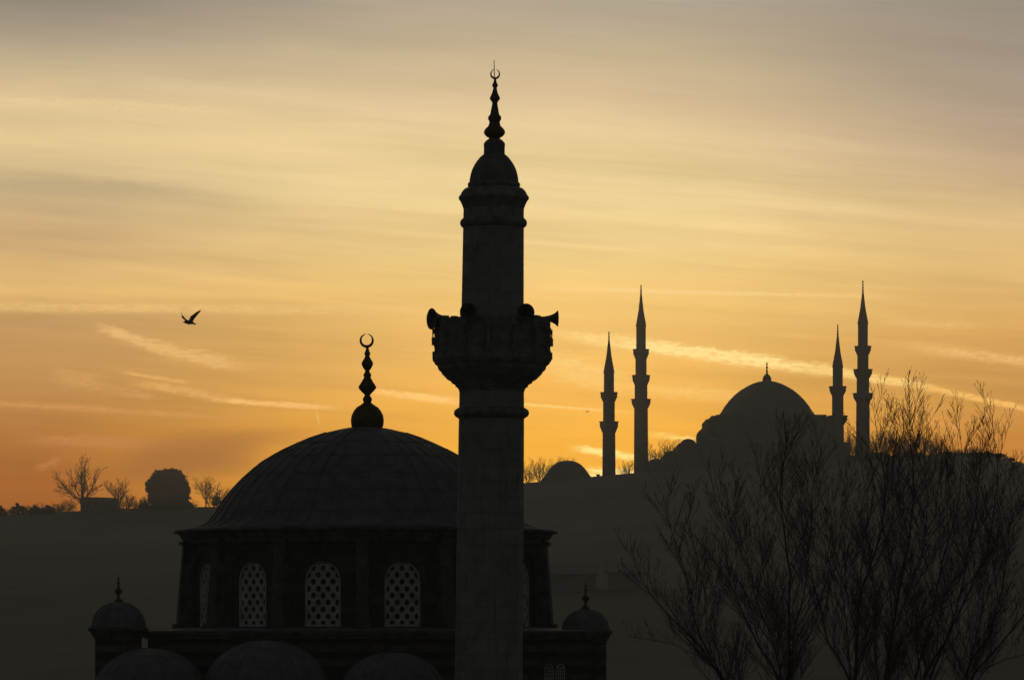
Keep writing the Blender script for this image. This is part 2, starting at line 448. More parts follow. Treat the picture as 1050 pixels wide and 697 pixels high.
# face panels with arched openings (face centred on the axis -Y, then rotated)
ra = 178.5 * KM                                  # wall apothem
def arch_pts(w_, z0, zs, n=12, cx=0.0):
    """outline of an arched opening, from lower left up over the crown to lower right (slightly pointed)"""
    h = w_ / 2; pts = [(cx - h, z0), (cx - h, zs)]
    for k in range(1, n):
        a = math.pi - math.pi * k / n
        pts.append((cx + h * math.cos(a), zs + h * 1.04 * math.sin(a)))
    pts += [(cx + h, zs), (cx + h, z0)]
    return pts
def arch_wall(mb, W, z0, z1, op, ydist, depth):
    """front plane y=-ydist with an arched hole op, reveals going back by depth"""
    Y = -ydist; n = len(op); zb = op[0][1]
    if zb > z0: mb.q([(-W / 2, Y, z0), (W / 2, Y, z0), (W / 2, Y, zb), (-W / 2, Y, zb)])
    mid = n // 2
    top = [(-W / 2, zb)] + [(-W / 2, z1)]
    # left half fan, right half fan
    for side in (0, 1):
        seg = op[:mid + 1] if side == 0 else op[mid:][::-1]
        sx = -W / 2 if side == 0 else W / 2
        for (a, b) in zip(seg, seg[1:]):
            def out(p):
                return (sx, p[1])
            qd = [(a[0], Y, a[1]), (b[0], Y, b[1]), (out(b)[0], Y, out(b)[1]), (out(a)[0], Y, out(a)[1])]
            mb.q(qd if side == 0 else qd[::-1])
        zt = op[mid][1]; cxm = op[mid][0]
        qd = [(cxm, Y, zt), (cxm, Y, z1), (sx, Y, z1), (sx, Y, zt)]
        mb.q(qd if side == 0 else qd[::-1])
    for (a, b) in zip(op, op[1:]):
        mb.q([(a[0], Y, a[1]), (a[0], Y + depth, a[1]), (b[0], Y + depth, b[1]), (b[0], Y, b[1])])
    a, b = op[-1], op[0]; mb.q([(a[0], Y, a[1]), (a[0], Y + depth, a[1]), (b[0], Y + depth, b[1]), (b[0], Y, b[1])])
def rot_into(dst, src, ang, c):
    i = len(dst.v); ca, sa = math.cos(ang), math.sin(ang)
    for v in src.v: dst.v.append(Vector((c[0] + v.x * ca - v.y * sa, c[1] + v.x * sa + v.y * ca, v.z)))
    for f in src.f: dst.f.append(tuple(i + k for k in f))
WW = 36 * KM; z_sill = zz(642); z_spr = zz(596.5); Wf = 2 * 178.5 * KM * math.tan(math.pi / SIDES)
op_out = arch_pts(WW * 1.42, z_sill - 0.05, z_spr + 0.12); op_in = arch_pts(WW, z_sill, z_spr)
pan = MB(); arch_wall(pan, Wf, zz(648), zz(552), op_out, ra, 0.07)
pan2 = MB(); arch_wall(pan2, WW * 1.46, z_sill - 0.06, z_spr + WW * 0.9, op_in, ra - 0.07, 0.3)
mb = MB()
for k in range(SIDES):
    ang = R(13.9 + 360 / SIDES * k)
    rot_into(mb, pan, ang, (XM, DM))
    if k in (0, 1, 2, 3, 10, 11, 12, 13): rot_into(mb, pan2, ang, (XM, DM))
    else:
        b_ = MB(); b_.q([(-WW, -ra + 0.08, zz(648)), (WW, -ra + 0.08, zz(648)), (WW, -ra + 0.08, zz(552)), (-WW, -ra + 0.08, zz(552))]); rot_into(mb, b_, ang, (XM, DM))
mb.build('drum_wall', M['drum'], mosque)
# battered piers at the corners, each with its little cap
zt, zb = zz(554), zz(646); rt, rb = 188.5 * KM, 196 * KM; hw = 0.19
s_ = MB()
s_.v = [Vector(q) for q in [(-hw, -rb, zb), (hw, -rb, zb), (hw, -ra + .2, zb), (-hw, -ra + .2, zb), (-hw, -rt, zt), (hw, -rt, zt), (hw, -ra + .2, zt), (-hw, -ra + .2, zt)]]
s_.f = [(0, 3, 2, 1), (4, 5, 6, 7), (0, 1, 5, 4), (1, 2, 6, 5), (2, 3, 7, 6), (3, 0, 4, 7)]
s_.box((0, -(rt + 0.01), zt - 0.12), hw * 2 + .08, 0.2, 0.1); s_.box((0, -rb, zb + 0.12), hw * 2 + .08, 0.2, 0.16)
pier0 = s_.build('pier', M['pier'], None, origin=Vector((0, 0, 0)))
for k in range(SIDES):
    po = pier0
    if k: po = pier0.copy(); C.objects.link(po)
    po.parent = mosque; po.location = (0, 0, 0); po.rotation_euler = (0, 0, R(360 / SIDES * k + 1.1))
# latticed windows: plaster screen with staggered round holes
def lattice(w_, z0, zs, Y, th, hole=0.62):
    mb = MB(); h = w_ / 2; cell = w_ / 3.6; rowh = cell * 0.68
    fr = 0.055
    def clampp(x, z):
        x_ = max(-h + fr, min(h - fr, x)); z = max(z0 + fr, z)
        if z > zs:
            e = math.hypot(x_, (z - zs) / 1.04)
            if e > h - fr: x_ *= (h - fr) / e; z = zs + (z - zs) * (h - fr) / e
        return x_, z
    rows = int((zs + h * 1.04 - z0) / rowh) + 2
    for r in range(-1, rows + 1):
        for c in range(-3, 4):
            cx = (c + (0.5 if r % 2 else 0)) * cell; cz = z0 + 0.1 + r * rowh
            n = 12; outer = []; inner = []
            for k in range(n):
                a = 2 * math.pi * k / n + math.pi / 6
                # hexagon outline sampled at 12 points
                seg = (a - math.pi / 6) % (math.pi / 3); d = (cell / 2) / math.cos(((a) % (math.pi / 3)) - math.pi / 6 + 0) if False else None
                ap = cell / 2
                aa = a % (math.pi / 3)
                if aa > math.pi / 6: aa -= math.pi / 3
                rr = ap / math.cos(aa)
                outer.append(clampp(cx + rr * math.cos(a), cz + rr * math.sin(a) * rowh / (cell * 0.866)))
                inner.append(clampp(cx + ap * hole * math.cos(a) * 0.86, cz + ap * hole * math.sin(a) * 0.98))
            xs_ = [p[0] for p in outer]; zs_ = [p[1] for p in outer]
            if max(xs_) - min(xs_) < 0.02 or max(zs_) - min(zs_) < 0.02: continue
            for k in range(n):
                a, b = outer[k], outer[(k + 1) % n]; c_, d = inner[k], inner[(k + 1) % n]
                mb.q([(a[0], Y, a[1]), (b[0], Y, b[1]), (d[0], Y, d[1]), (c_[0], Y, c_[1])])
                mb.q([(c_[0], Y, c_[1]), (d[0], Y, d[1]), (d[0], Y + th, d[1]), (c_[0], Y + th, c_[1])])
    return mb
win0 = None
mbw = MB(); o1 = arch_pts(WW - .004, z_sill, z_spr); o2 = [(x_ * 0.90, z_) for x_, z_ in arch_pts(WW - .004, z_sill + 0.07, z_spr - 0.02)]
Yf = -(ra - 0.07) + 0.045
for k in range(len(o1) - 1):
    a, b, c_, d = o1[k], o1[k + 1], o2[k + 1], o2[k]
    mbw.q([(a[0], Yf - .03, a[1]), (d[0], Yf - .03, d[1]), (c_[0], Yf - .03, c_[1]), (b[0], Yf - .03, b[1])])
    mbw.q([(d[0], Yf - .03, d[1]), (d[0], Yf + .05, d[1]), (c_[0], Yf + .05, c_[1]), (c_[0], Yf - .03, c_[1])])
mbw.box((0, Yf + 0.01, z_sill + 0.035), WW - .006, 0.09, 0.07)
wins = []
for k in (0, 1, 2, 3, 10, 11, 12, 13):
    ang = R(13.9 + 360 / SIDES * k)
    if win0 is None:
        win0 = mbw.build('window', M['plaster'], None, origin=Vector((0, 0, 0)))
        l_ = lattice(WW, z_sill, z_spr, Yf, 0.07).build('lattice', M['plaster'], None, origin=Vector((0, 0, 0))); l_.parent = win0
        p_ = MB(); op = arch_pts(WW - .01, z_sill, z_spr); p_.q([(a, Yf + 0.12, b) for a, b in op[::-1]])
        p_ = p_.build('pane', M['glass'], None, origin=Vector((0, 0, 0))); p_.parent = win0
        wobj = win0
    else: wobj = copy_tree(win0)
    wobj.parent = mosque; wobj.location = (0, 0, 0); wobj.rotation_euler = (0, 0, ang)
# low lead roof from drum to eaves, and walls of the prayer hall
yf, yb = 119.6, 133.0; xl, xr = PX(151.5, 119.6), PX(607, 119.6)
mb = MB(); zr0 = PZ(644.5, 126); ze = PZ(646.5, 119.6)
def rect(x0, x1, y0, y1, z): return [(x0, y0, z), (x1, y0, z), (x1, y1, z), (x0, y1, z)]
oct_ = [(XM + 5.7 * math.sin(R(22.5 * k)), DM - 5.7 * math.cos(R(22.5 * k)), zr0 + .05) for k in range(SR)]
def edgept(k):
    a = R(22.5 * k); sx, sy = math.sin(a), -math.cos(a)
    ts = []
    if sx > 1e-6: ts.append((xr + .15 - XM) / sx)
    if sx < -1e-6: ts.append((xl - .15 - XM) / sx)
    if sy > 1e-6: ts.append((yb + .15 - DM) / sy)
    if sy < -1e-6: ts.append((yf - .15 - DM) / sy)
    t = min(q for q in ts if q > 0)
    return (XM + sx * t, DM + sy * t, ze)
ed = [edgept(k) for k in range(SR)]
crn = {2: (xr + .15, yf - .15, ze), 6: (xr + .15, yb + .15, ze), 10: (xl - .15, yb + .15, ze), 14: (xl - .15, yf - .15, ze)}
for k in range(SR):
    k2 = (k + 1) % SR
    a = crn.get(k, ed[k]); b = crn.get(k2, ed[k2])
    mb.q([a, b, oct_[k2], oct_[k]])
rf = mb.build('roof', M['lead'], mosque)
mb = MB(); cxm, cym = (xl + xr) / 2, (yf + yb) / 2
mb.box((cxm, cym, ze - 0.055), xr - xl + .34, yb - yf + .34, 0.1)
mb.box((cxm, cym, ze - 0.17), xr - xl + .18, yb - yf + .18, 0.12)
mb.build('eaves', M['pier'], mosque)
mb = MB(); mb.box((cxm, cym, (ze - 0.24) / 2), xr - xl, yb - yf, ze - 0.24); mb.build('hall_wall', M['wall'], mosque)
# paired small windows at the right end of the hall
for px in (563, 574.7):
    ww = 7.5 * yf / F; x0 = PX(px, yf); zs = PZ(685, yf); zb = PZ(712, yf); fr = MB()
    o = arch_pts(ww * 1.25, zb - .05, zs, cx=x0); o_ = arch_pts(ww, zb, zs, cx=x0)
    for k in range(len(o) - 1):
        a, b, c_, d = o[k], o[k + 1], o_[k + 1], o_[k]
        fr.q([(a[0], yf - .06, a[1]), (d[0], yf - .06, d[1]), (c_[0], yf - .06, c_[1]), (b[0], yf - .06, b[1])])
        fr.q([(d[0], yf - .06, d[1]), (d[0], yf - .004, d[1]), (c_[0], yf - .004, c_[1]), (c_[0], yf - .06, c_[1])])
        fr.q([(a[0], yf - .06, a[1]), (b[0], yf - .06, b[1]), (b[0], yf - .003, b[1]), (a[0], yf - .003, a[1])])
    wo = fr.build('window', M['plaster'], mosque)
    gl = MB(); gl.q([(a, yf - .01, b) for a, b in o_[::-1]]); gl.build('pane', M['glass'], wo)
    bars = MB()
    for q in range(-1, 2): bars.box((x0 + q * ww / 4, yf - .03, (zb + zs) / 2), .018, .02, zs - zb + ww * .6)
    for q in range(9): bars.box((x0, yf - .03, zb + .1 * q), ww * .95, .018, .018)
    bars.build('lattice', M['plaster'], wo)
# corner turrets
def turret(pxc, D, rc_px, y_eave, y_top, wall_px, label):
    x0 = PX(pxc, D); k = D / F; ro = rc_px * k
    mb = MB(); zt, ze_ = PZ(y_top, D), PZ(y_eave, D)
    zb = 0
    wr = wall_px * k / math.cos(math.pi / 8)
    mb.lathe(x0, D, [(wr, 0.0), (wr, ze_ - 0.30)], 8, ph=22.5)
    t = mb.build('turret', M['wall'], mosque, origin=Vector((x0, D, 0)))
    if label: t['label'] = label
    mb = MB(); e = wr * 1.16
    mb.lathe(x0, D, [(wr * .98, ze_ - .38), (wr * 1.05, ze_ - .30), (e * 1.0, ze_ - .20), (e * 1.03, ze_ - .12), (e * 1.12, ze_ - .10), (e * 1.12, ze_ - .02), (e * .9, ze_ + .02)], 8, ph=22.5)
    mb.build('eaves', M['pier'], t, origin=Vector((x0, D, 0)))
    mb = MB(); h = zt - ze_; pr = []
    for q in range(15):
        a = math.pi / 2 * q / 14; rr = ro * (math.cos(a) ** 0.92) + (0.03 if q == 0 else 0)
        pr.append((max(rr, 0.02), ze_ + .01 + h * math.sin(a)))
    mb.lathe(x0, D, pr, 32)
    for q in range(16):
        a = R(22.5 * q); pts = [Vector((x0 + (r + .004) * math.sin(a), D - (r + .004) * math.cos(a), z)) for r, z in pr[:-1]]
        mb.tube(pts, [.014] * len(pts), 4)
    mb.build('cap', M['lead'], t, origin=Vector((x0, D, 0)), smooth=40)
    mb = MB(); f = [(5, 0), (4.6, 2), (4.3, 4.5), (2.4, 6), (1.3, 8), (1.3, 10), (2.2, 11), (4.2, 13.5), (4.0, 14.5), (2, 16.5), (1.1, 18), (0.9, 21), (1.9, 22), (1.0, 23.2), (0.7, 24.5)]
    mb.lathe(x0, D, [(r * k, zt - .06 + y * k) for r, y in f], 16)
    mb.box((x0, D, zt - .06 + 27 * k), 3.2 * k, .03, 3.4 * k, taper=0.2); mb.box((x0, D, zt - .06 + 29.5 * k), .6 * k, .02, 5 * k, taper=0.5)
    mb.build('finial', M['gilt'], t, origin=Vector((x0, D, 0)), smooth=50)
    return t
turret(121.5, 118.3, 27.5, 643.0, 617.5, 23, 'left corner turret with banded masonry and larger lead cap')
turret(600.5, 121.2, 24.0, 646.0, 625, 21, 'right corner turret with banded masonry and smaller lead cap')
# connecting wall low between left turret and hall
mb = MB(); mb.box(((PX(144, 119) + xl) / 2, 119.7, (PZ(664, 119)) / 2), (xl - PX(144, 119)) + 1.2, .8, PZ(664, 119)); mb.build('buttress', M['wall'], mosque)
# portico: low wall and lead domes in front
yp = 116.6
for (px, ytop, rw) in ((153.5, 664.5, 57), (272.5, 656, 63), (403, 668.5, 55)):
    x0 = PX(px, yp); k = yp / F; pr = []
    h = rw * .80
    for q in range(17):
        a = math.pi / 2 * q / 16
        pr.append((max(rw * k * math.cos(a), .02), PZ(ytop + h, yp) + h * k * math.sin(a)))
    mb = MB(); mb.lathe(x0, yp, pr, 48)
    for q in range(24):
        a = R(15 * q + 5); pts = [Vector((x0 + (r + .004) * math.sin(a), yp - (r + .004) * math.cos(a), z)) for r, z in pr[:-2]]
        mb.tube(pts, [.018] * len(pts), 4)
    for q in (5, 10):
        r, z = pr[q]; pts = [Vector((x0 + (r + .004) * math.sin(R(a)), yp - (r + .004) * math.cos(R(a)), z)) for a in range(0, 361, 8)]
        mb.tube(pts, [.015] * len(pts), 4, cap=False)
    mb.build('portico_dome', M['lead'], mosque, smooth=40)
mb = MB(); xa, xb = PX(92, yp), PX(492, yp); zt = PZ(706, yp)
mb.box(((xa + xb) / 2, yp + .1, zt - .1), xb - xa, 4.6, .2); mb.build('portico_roof', M['lead'], mosque)
mb = MB(); mb.box(((xa + xb) / 2, yp + .1, (zt - .2) / 2), xb - xa - .4, 4.2, zt - .2); mb.build('portico_wall', M['wall'], mosque)

# ================================================================== the near minaret
DN = 115.0; KN = DN / F
XN = PX(501.0, DN)
def leanx(z):
    py = 640 - (z - ZC) * F / DN
    return ((697 - py) / 500.0 * 5.4 * KN if py < 697 else 0, 0)
minaret = thing('minaret', 'large dark stone minaret with loudspeakers on its balcony, standing in front of the near dome', 'minaret', (XN, DN, 0))
def nprof(t): return [(r * KN, PZ(y, DN)) for r, y in t]
def npart(name, t, m, n=32, ph=0.0, sm_=40, flat=False, par=None):
    mb = MB(); mb.lathe(XN, DN, nprof(t), n, ph, leanx)
    return mb.build(name, m, par or minaret, origin=Vector((XN, DN, 0)), smooth=None if flat else sm_)
mb = MB()
mb.lathe(XN, DN, [(1.75, 0), (1.75, 6.0), (1.2, 8.0)], 14, 0); mb.build('base', M['minaret'], minaret, origin=Vector((XN, DN, 0)))
npart('shaft', [(36, 900), (35, 697), (34.4, 560), (33.7, 440), (33.2, 399)], M['minaret'], 14, 8, flat=True)
npart('moulding', [(33, 430), (34.5, 428.5), (37, 427), (38.4, 425), (38.6, 423), (37.8, 420.5), (35.5, 418.8), (33, 417.5)], M['mould'])
npart('corbel', [(33.3, 402), (34, 399.5), (35.2, 397.5), (37.2, 396.5), (37.7, 394.5), (41.2, 392.8), (42, 391), (45.5, 389.2), (48.7, 386), (51, 383.6), (52.7, 380.8),
                 (54.5, 379.6), (55.6, 377.4), (55.8, 375.5), (58.6, 373.5), (59.5, 371.6), (61, 369.8), (61.2, 367.5), (60, 366.3), (60.4, 364.3), (58, 363.5)], M['mould'], 42, 8)
# parapet of stone panels
mb = MB(); zt, zb = PZ(328, DN), PZ(364.5, DN); lx = leanx(zt)[0]; Np = 14; ph = -4.0
for (r0, r1, z0, z1) in ((57.3, 53.5, zb, zt - .05), (58.6, 52.5, zt - .10, zt), (58.4, 53, zb, zb + .12)):
    for k in range(Np):
        a, b = R(ph + 360 / Np * k), R(ph + 360 / Np * (k + 1))
        def pt(r, t, z): return (XN + lx + r * KN * math.sin(t), DN - r * KN * math.cos(t), z)
        mb.q([pt(r0, a, z0), pt(r0, b, z0), pt(r0, b, z1), pt(r0, a, z1)])
        mb.q([pt(r1, a, z0), pt(r1, a, z1), pt(r1, b, z1), pt(r1, b, z0)])
        mb.q([pt(r0, a, z1), pt(r0, b, z1), pt(r1, b, z1), pt(r1, a, z1)])
        mb.q([pt(r0, a, z0), pt(r1, a, z0), pt(r1, b, z0), pt(r0, b, z0)])
# sunk panel frames
for k in range(Np):
    t = R(ph + 360 / Np * (k + .5)); r = 57.3 * KN * math.cos(math.pi / Np); s_ = MB()
    hh = (zt - zb); wd = 2 * 57.3 * KN * math.sin(math.pi / Np)
    for dz_ in (.2, .80): s_.box((0, -r - .005, zb + hh * dz_), wd * .66, .02, .025)
    for dx_ in (-.33, .33): s_.box((wd * dx_, -r - .01, zb + hh * .5), .03, .03, hh * .6)
    rot_into(mb, s_, t, (XN + lx, DN))
mb.build('parapet', M['mould'], minaret, origin=Vector((XN, DN, 0)))
mb = MB(); mb.lathe(XN + lx, DN, [(30 * KN, zb - .1), (56 * KN, zb - .1), (56 * KN, zb + .03), (30 * KN, zb + .03)], 28); mb.build('balcony_floor', M['mould'], minaret, origin=Vector((XN, DN, 0)))
post0 = None
for k in range(Np):
    t = R(ph + 360 / Np * k); r = 57.6 * KN
    if post0 is None:
        s_ = MB(); s_.box((0, -r, (zt + zb) / 2), .13, .12, zt - zb + .06)
        for (ya, yb_, ex) in ((337.5, 342.5, .095), (346.5, 354.5, .11), (361, 368, .09)):
            s_.box((0, -r - ex / 2 - .03, (PZ(ya, DN) + PZ(yb_, DN)) / 2), .11, ex, (yb_ - ya) * KN)
        s_.box((0, -r - .11, PZ(345.0, DN)), .04, .03, .14)
        s_.box((0, -r - .02, zt + .03), .15, .16, .05)
        post0 = s_.build('post', M['mould'], None, origin=Vector((0, 0, 0))); po = post0
    else: po = post0.copy(); C.objects.link(po)
    po.parent = minaret; po.location = (lx, 0, 0); po.rotation_euler = (0, 0, t)
npart('upper_shaft', [(32.2, 364), (32, 325), (31.2, 240), (31, 214)], M['minaret'], 40)
npart('moulding', [(31, 234), (32, 233.2), (33.8, 231.5), (34.4, 229), (33.8, 226.2), (32, 224.5), (31, 223.8)], M['mould'], 40)
npart('cap_cornice', [(31, 214.5), (32, 211.5), (33.2, 208.8), (34.2, 206.6), (35.4, 205.2), (36.2, 203.2), (35.6, 201.4), (34.2, 200), (33.4, 198), (32.2, 196), (30, 193.8), (28.3, 193), (25.8, 192.6),
                      (26.6, 191.4), (27, 190), (26.7, 188.2), (25.4, 187)], M['mould'], 40)
npart('cap_dome', [(25.2, 187), (25, 184), (24, 178.8), (22.6, 174), (20.5, 169.5), (18, 165.7), (15, 161.8), (12.5, 159.6), (10.8, 158.3), (10.7, 152), (11, 147.8), (10.2, 146.2), (8, 143.9), (5.5, 142.4)], M['lead'], 40)
nf = npart('finial', [(5.3, 142.6), (6, 141.4), (8.3, 140.2), (10.3, 138), (11, 136), (10.4, 133.8), (8.8, 131.6), (6.8, 129.8), (5.8, 128), (5.3, 125), (6.2, 123.6), (6.9, 121.8), (6.6, 119.8), (5.2, 118.2),
                 (4.5, 116.8), (3.8, 112.5), (2.9, 107.8), (2.7, 105.4), (3.6, 104), (5.2, 101.8), (5.2, 100.4), (4.3, 98.4), (3, 95.8), (2.2, 92.5), (1.8, 90.3), (2.6, 89), (3.1, 87.6), (2.5, 86.2), (1.6, 84.6), (1.1, 81.4)], M['gilt'], 24)
zc_ = PZ(76.4, DN)
mb = MB(); crescent(mb, (XN + leanx(zc_)[0], DN, zc_), 5.1 * KN, .05, gap=.16); mb.build('crescent', M['gilt'], nf, origin=Vector((XN, DN, 0)))
mb = MB(); mb.tube([Vector((XN + leanx(zc_)[0] - .02, DN + .03, PZ(82, DN))), Vector((XN + leanx(zc_)[0] - .03, DN + .03, PZ(61.5, DN)))], [.018, .010], 6)
mb.build('lightning_rod', M['horn'], minaret, origin=Vector((XN, DN, 0)))

# loudspeakers, mouth towards -Y in their own frame, origin at the mounting foot
def make_speaker(label):
    t = thing('loudspeaker', label, 'loudspeaker', (0, 0, 0), 'horn loudspeakers on the minaret balcony')
    mb = MB()
    def ring(y, r, n=28): return [Vector((r * math.cos(2 * math.pi * k / n), y, .26 + r * math.sin(2 * math.pi * k / n))) for k in range(n)]
    pr = [(.16, .055), (.02, .065), (-.08, .085), (-.18, .115), (-.26, .155), (-.32, .20), (-.355, .235), (-.36, .242), (-.352, .235), (-.31, .19), (-.25, .145), (-.17, .105), (-.07, .07), (.0, .04)]
    n = 28; i0 = 0
    for y_, r in pr: mb.v += ring(y_, r)
    for j in range(len(pr) - 1):
        for k in range(n): mb.f.append((j * n + k, j * n + (k + 1) % n, (j + 1) * n + (k + 1) % n, (j + 1) * n + k))
    mb.f.append(tuple((len(pr) - 1) * n + k for k in range(n)))
    mb.build('horn', M['horn'], t, smooth=50)
    mb = MB(); pr = [(.15, .03), (.15, .085), (.18, .092), (.28, .092), (.31, .08), (.31, .02)]
    for y_, r in pr: mb.v += ring(y_, r)
    for j in range(len(pr) - 1):
        for k in range(n): mb.f.append((j * n + k, j * n + (k + 1) % n, (j + 1) * n + (k + 1) % n, (j + 1) * n + k))
    mb.f.append(tuple(range(n))); mb.f.append(tuple((len(pr) - 1) * n + k for k in range(n)))
    mb.build('driver', M['horn'], t, smooth=40)
    mb = MB(); pr = [(-.17, .002), (-.15, .025), (-.05, .04), (.0, .04)]
    for y_, r in pr: mb.v += ring(y_, r)
    for j in range(len(pr) - 1):
        for k in range(n): mb.f.append((j * n + k, j * n + (k + 1) % n, (j + 1) * n + (k + 1) % n, (j + 1) * n + k))
    mb.build('plug', M['horn'], t, smooth=50)
    mb = MB(); mb.box((0, .05, .01), .2, .06, .02); mb.box((-.09, .05, .13), .012, .04, .24); mb.box((.09, .05, .13), .012, .04, .24); mb.box((0, .05, .24), .19, .03, .015)
    mb.build('bracket', M['horn'], t)
    return t
sp0 = make_speaker('horn loudspeaker facing forward on the balcony rim, left of the pair before the shaft')
zp = zt + .005
def place_sp(o, px, py, D, rz, s=1.0):
    o.location = (PX(px, D), D, PZ(py, D) - .26 * s); o.rotation_euler = (0, 0, rz); o.scale = (s, s, s)
place_sp(sp0, 481.9, 320.6, DN - 1.45, R(-6), 1.0)
sp = copy_tree(sp0); sp['label'] = 'horn loudspeaker facing forward on the balcony rim, at the right edge of the upper shaft'; place_sp(sp, 536.2, 321.0, DN - 1.15, R(14), 1.0)
sp = copy_tree(sp0); sp['label'] = 'horn loudspeaker turned left, hanging over the left edge of the balcony'; place_sp(sp, 457.0, 327.5, DN - .1, R(-60), 1.25)
sp = copy_tree(sp0); sp['label'] = 'horn loudspeaker turned right, over the right edge of the balcony'; place_sp(sp, 559.5, 326.5, DN - .1, R(97), 0.95)

# ================================================================== the far mosque on the ridge
DF = 1077.0; KF = DF / F
XF = PX(786.4, DF)
zg = ground(XF, DF)
far = thing('mosque', 'hazy great mosque on the ridge with broad dome and stepped flanks between four slender minarets', 'mosque', (XF, DF, zg - 2))
def fz(py, D=DF): return PZ(py, D)
FO = Vector((XF, DF, zg - 2))
mb = MB(); mb.lathe(XF, DF, prof([(49.5, 428), (49.5, 425.5), (47, 422.6), (43.6, 417), (38.7, 410.6), (33, 404.8), (27, 400), (21, 396.4), (15, 393.4), (9, 391.4), (4, 390.5), (1, 390.3)], DF), 64)
fd = mb.build('dome', M['farlead'], far, origin=FO, smooth=35)
mb = MB(); mb.lathe(XF, DF, prof([(4.4, 391), (4.6, 389), (4, 386.6), (2.6, 384.5), (1.0, 383), (.8, 381), (1.3, 380), (.6, 379), (.7, 377.6), (1.3, 376.6), (.6, 375.6), (.6, 374), (1.0, 373.4), (.4, 372.4), (.3, 370.6)], DF), 12)
mb.build('finial', M['gilt'], far, origin=FO, smooth=50)
mb = MB(); mb.lathe(XF, DF, prof([(51, 447), (51, 429.5), (52.5, 429), (52.5, 427.3), (49, 427)], DF), 32); fdr = mb.build('drum', M['farstone'], far, origin=FO)
def fblock(mb, x0, x1, ytop, y0, y1, ybot=None):
    z1 = fz(ytop); z0 = zg - 2 if ybot is None else fz(ybot)
    mb.box((PX((x0 + x1) / 2, DF), (y0 + y1) / 2, (z0 + z1) / 2), (x1 - x0) * KF, y1 - y0, z1 - z0)
mb = MB()
fblock(mb, 731.5, 843, 428, DF - 15.5, DF + 15.5); fblock(mb, 727, 731.4, 428.8, DF - 14, DF + 14); fblock(mb, 722, 726.9, 432, DF - 13, DF + 13)
fblock(mb, 843.1, 848.6, 429.5, DF - 14, DF + 14)
fblock(mb, 713.8, 864, 457, DF - 22, DF + 22)
fblock(mb, 693, 713.7, 457.8, DF - 20, DF + 20)
fblock(mb, 679, 692.9, 468, DF - 18, DF + 18); fblock(mb, 664, 678.9, 478, DF - 18, DF + 18)
fblock(mb, 864.1, 881, 470, DF - 20, DF + 20)
mb.build('wall', M['farstone'], far, origin=FO)
for (px, yt, rr, h, dy_) in ((741, 434, 27.2, 14, 0), (832, 433, 20, 14, 0), (786, 447, 24, 14, -14)):
    mb = MB(); pr = [(rr * KF * math.cos(math.pi / 2 * q / 10) + .01, fz(yt + h) + h * KF * math.sin(math.pi / 2 * q / 10)) for q in range(11)]
    mb.lathe(PX(px, DF), DF + dy_, [(rr * KF, fz(457))] + pr, 40); mb.build('half_dome', M['farlead'], far, origin=FO, smooth=35)
for (px, yt, rr, h, dy_) in ((686, 463.5, 7, 6, -10), (671, 471.5, 8, 7, -10), (703, 452.5, 8, 6, -16), (664, 474, 8, 5, 10), (727, 452, 7, 5, -19), (746, 452, 7, 5, -19), (826, 452, 7, 5, -19), (846, 452, 7, 5, -19), (880, 461, 8, 6, -14)):
    mb = MB(); pr = [(rr * KF * math.cos(math.pi / 2 * q / 8) + .01, fz(yt + h) + h * KF * math.sin(math.pi / 2 * q / 8)) for q in range(9)]
    mb.lathe(PX(px, DF), DF + dy_, [(rr * KF, fz(yt + h + 4))] + pr, 24); mb.build('small_dome', M['farlead'], far, origin=FO, smooth=35)
fw0 = None
for k in range(-7, 8):                                 # windows of the dome drum
    a = R(k * 11.25 + 5.6); r = 51.2 * KF
    s_ = MB(); s_.q([(x_, 0, z_) for x_, z_ in arch_pts(1.3, 0, 2.2)][::-1]); s_.box((0, -.06, -.1), 1.7, .25, .2)
    if fw0 is None: fw0 = s_.build('window', M['glass'], None, origin=Vector((0, 0, 0))); o = fw0
    else: o = fw0.copy(); C.objects.link(o)
    o.parent = far; o.location = Vector((XF + r * math.sin(a), DF - r * math.cos(a) - .05, fz(443))) - FO; o.rotation_euler = (0, 0, a)
for row, (yy, n_, xa, xb) in enumerate(((472, 9, 735, 838), (449, 5, 760, 812))):
    for k in range(n_):
        o = fw0.copy(); C.objects.link(o); o.parent = far; o.scale = (1.3, 1, 1.3)
        o.location = Vector((PX(xa + (xb - xa) * k / (n_ - 1), DF), DF - (22.12 if row == 0 else 15.62), fz(yy))) - FO

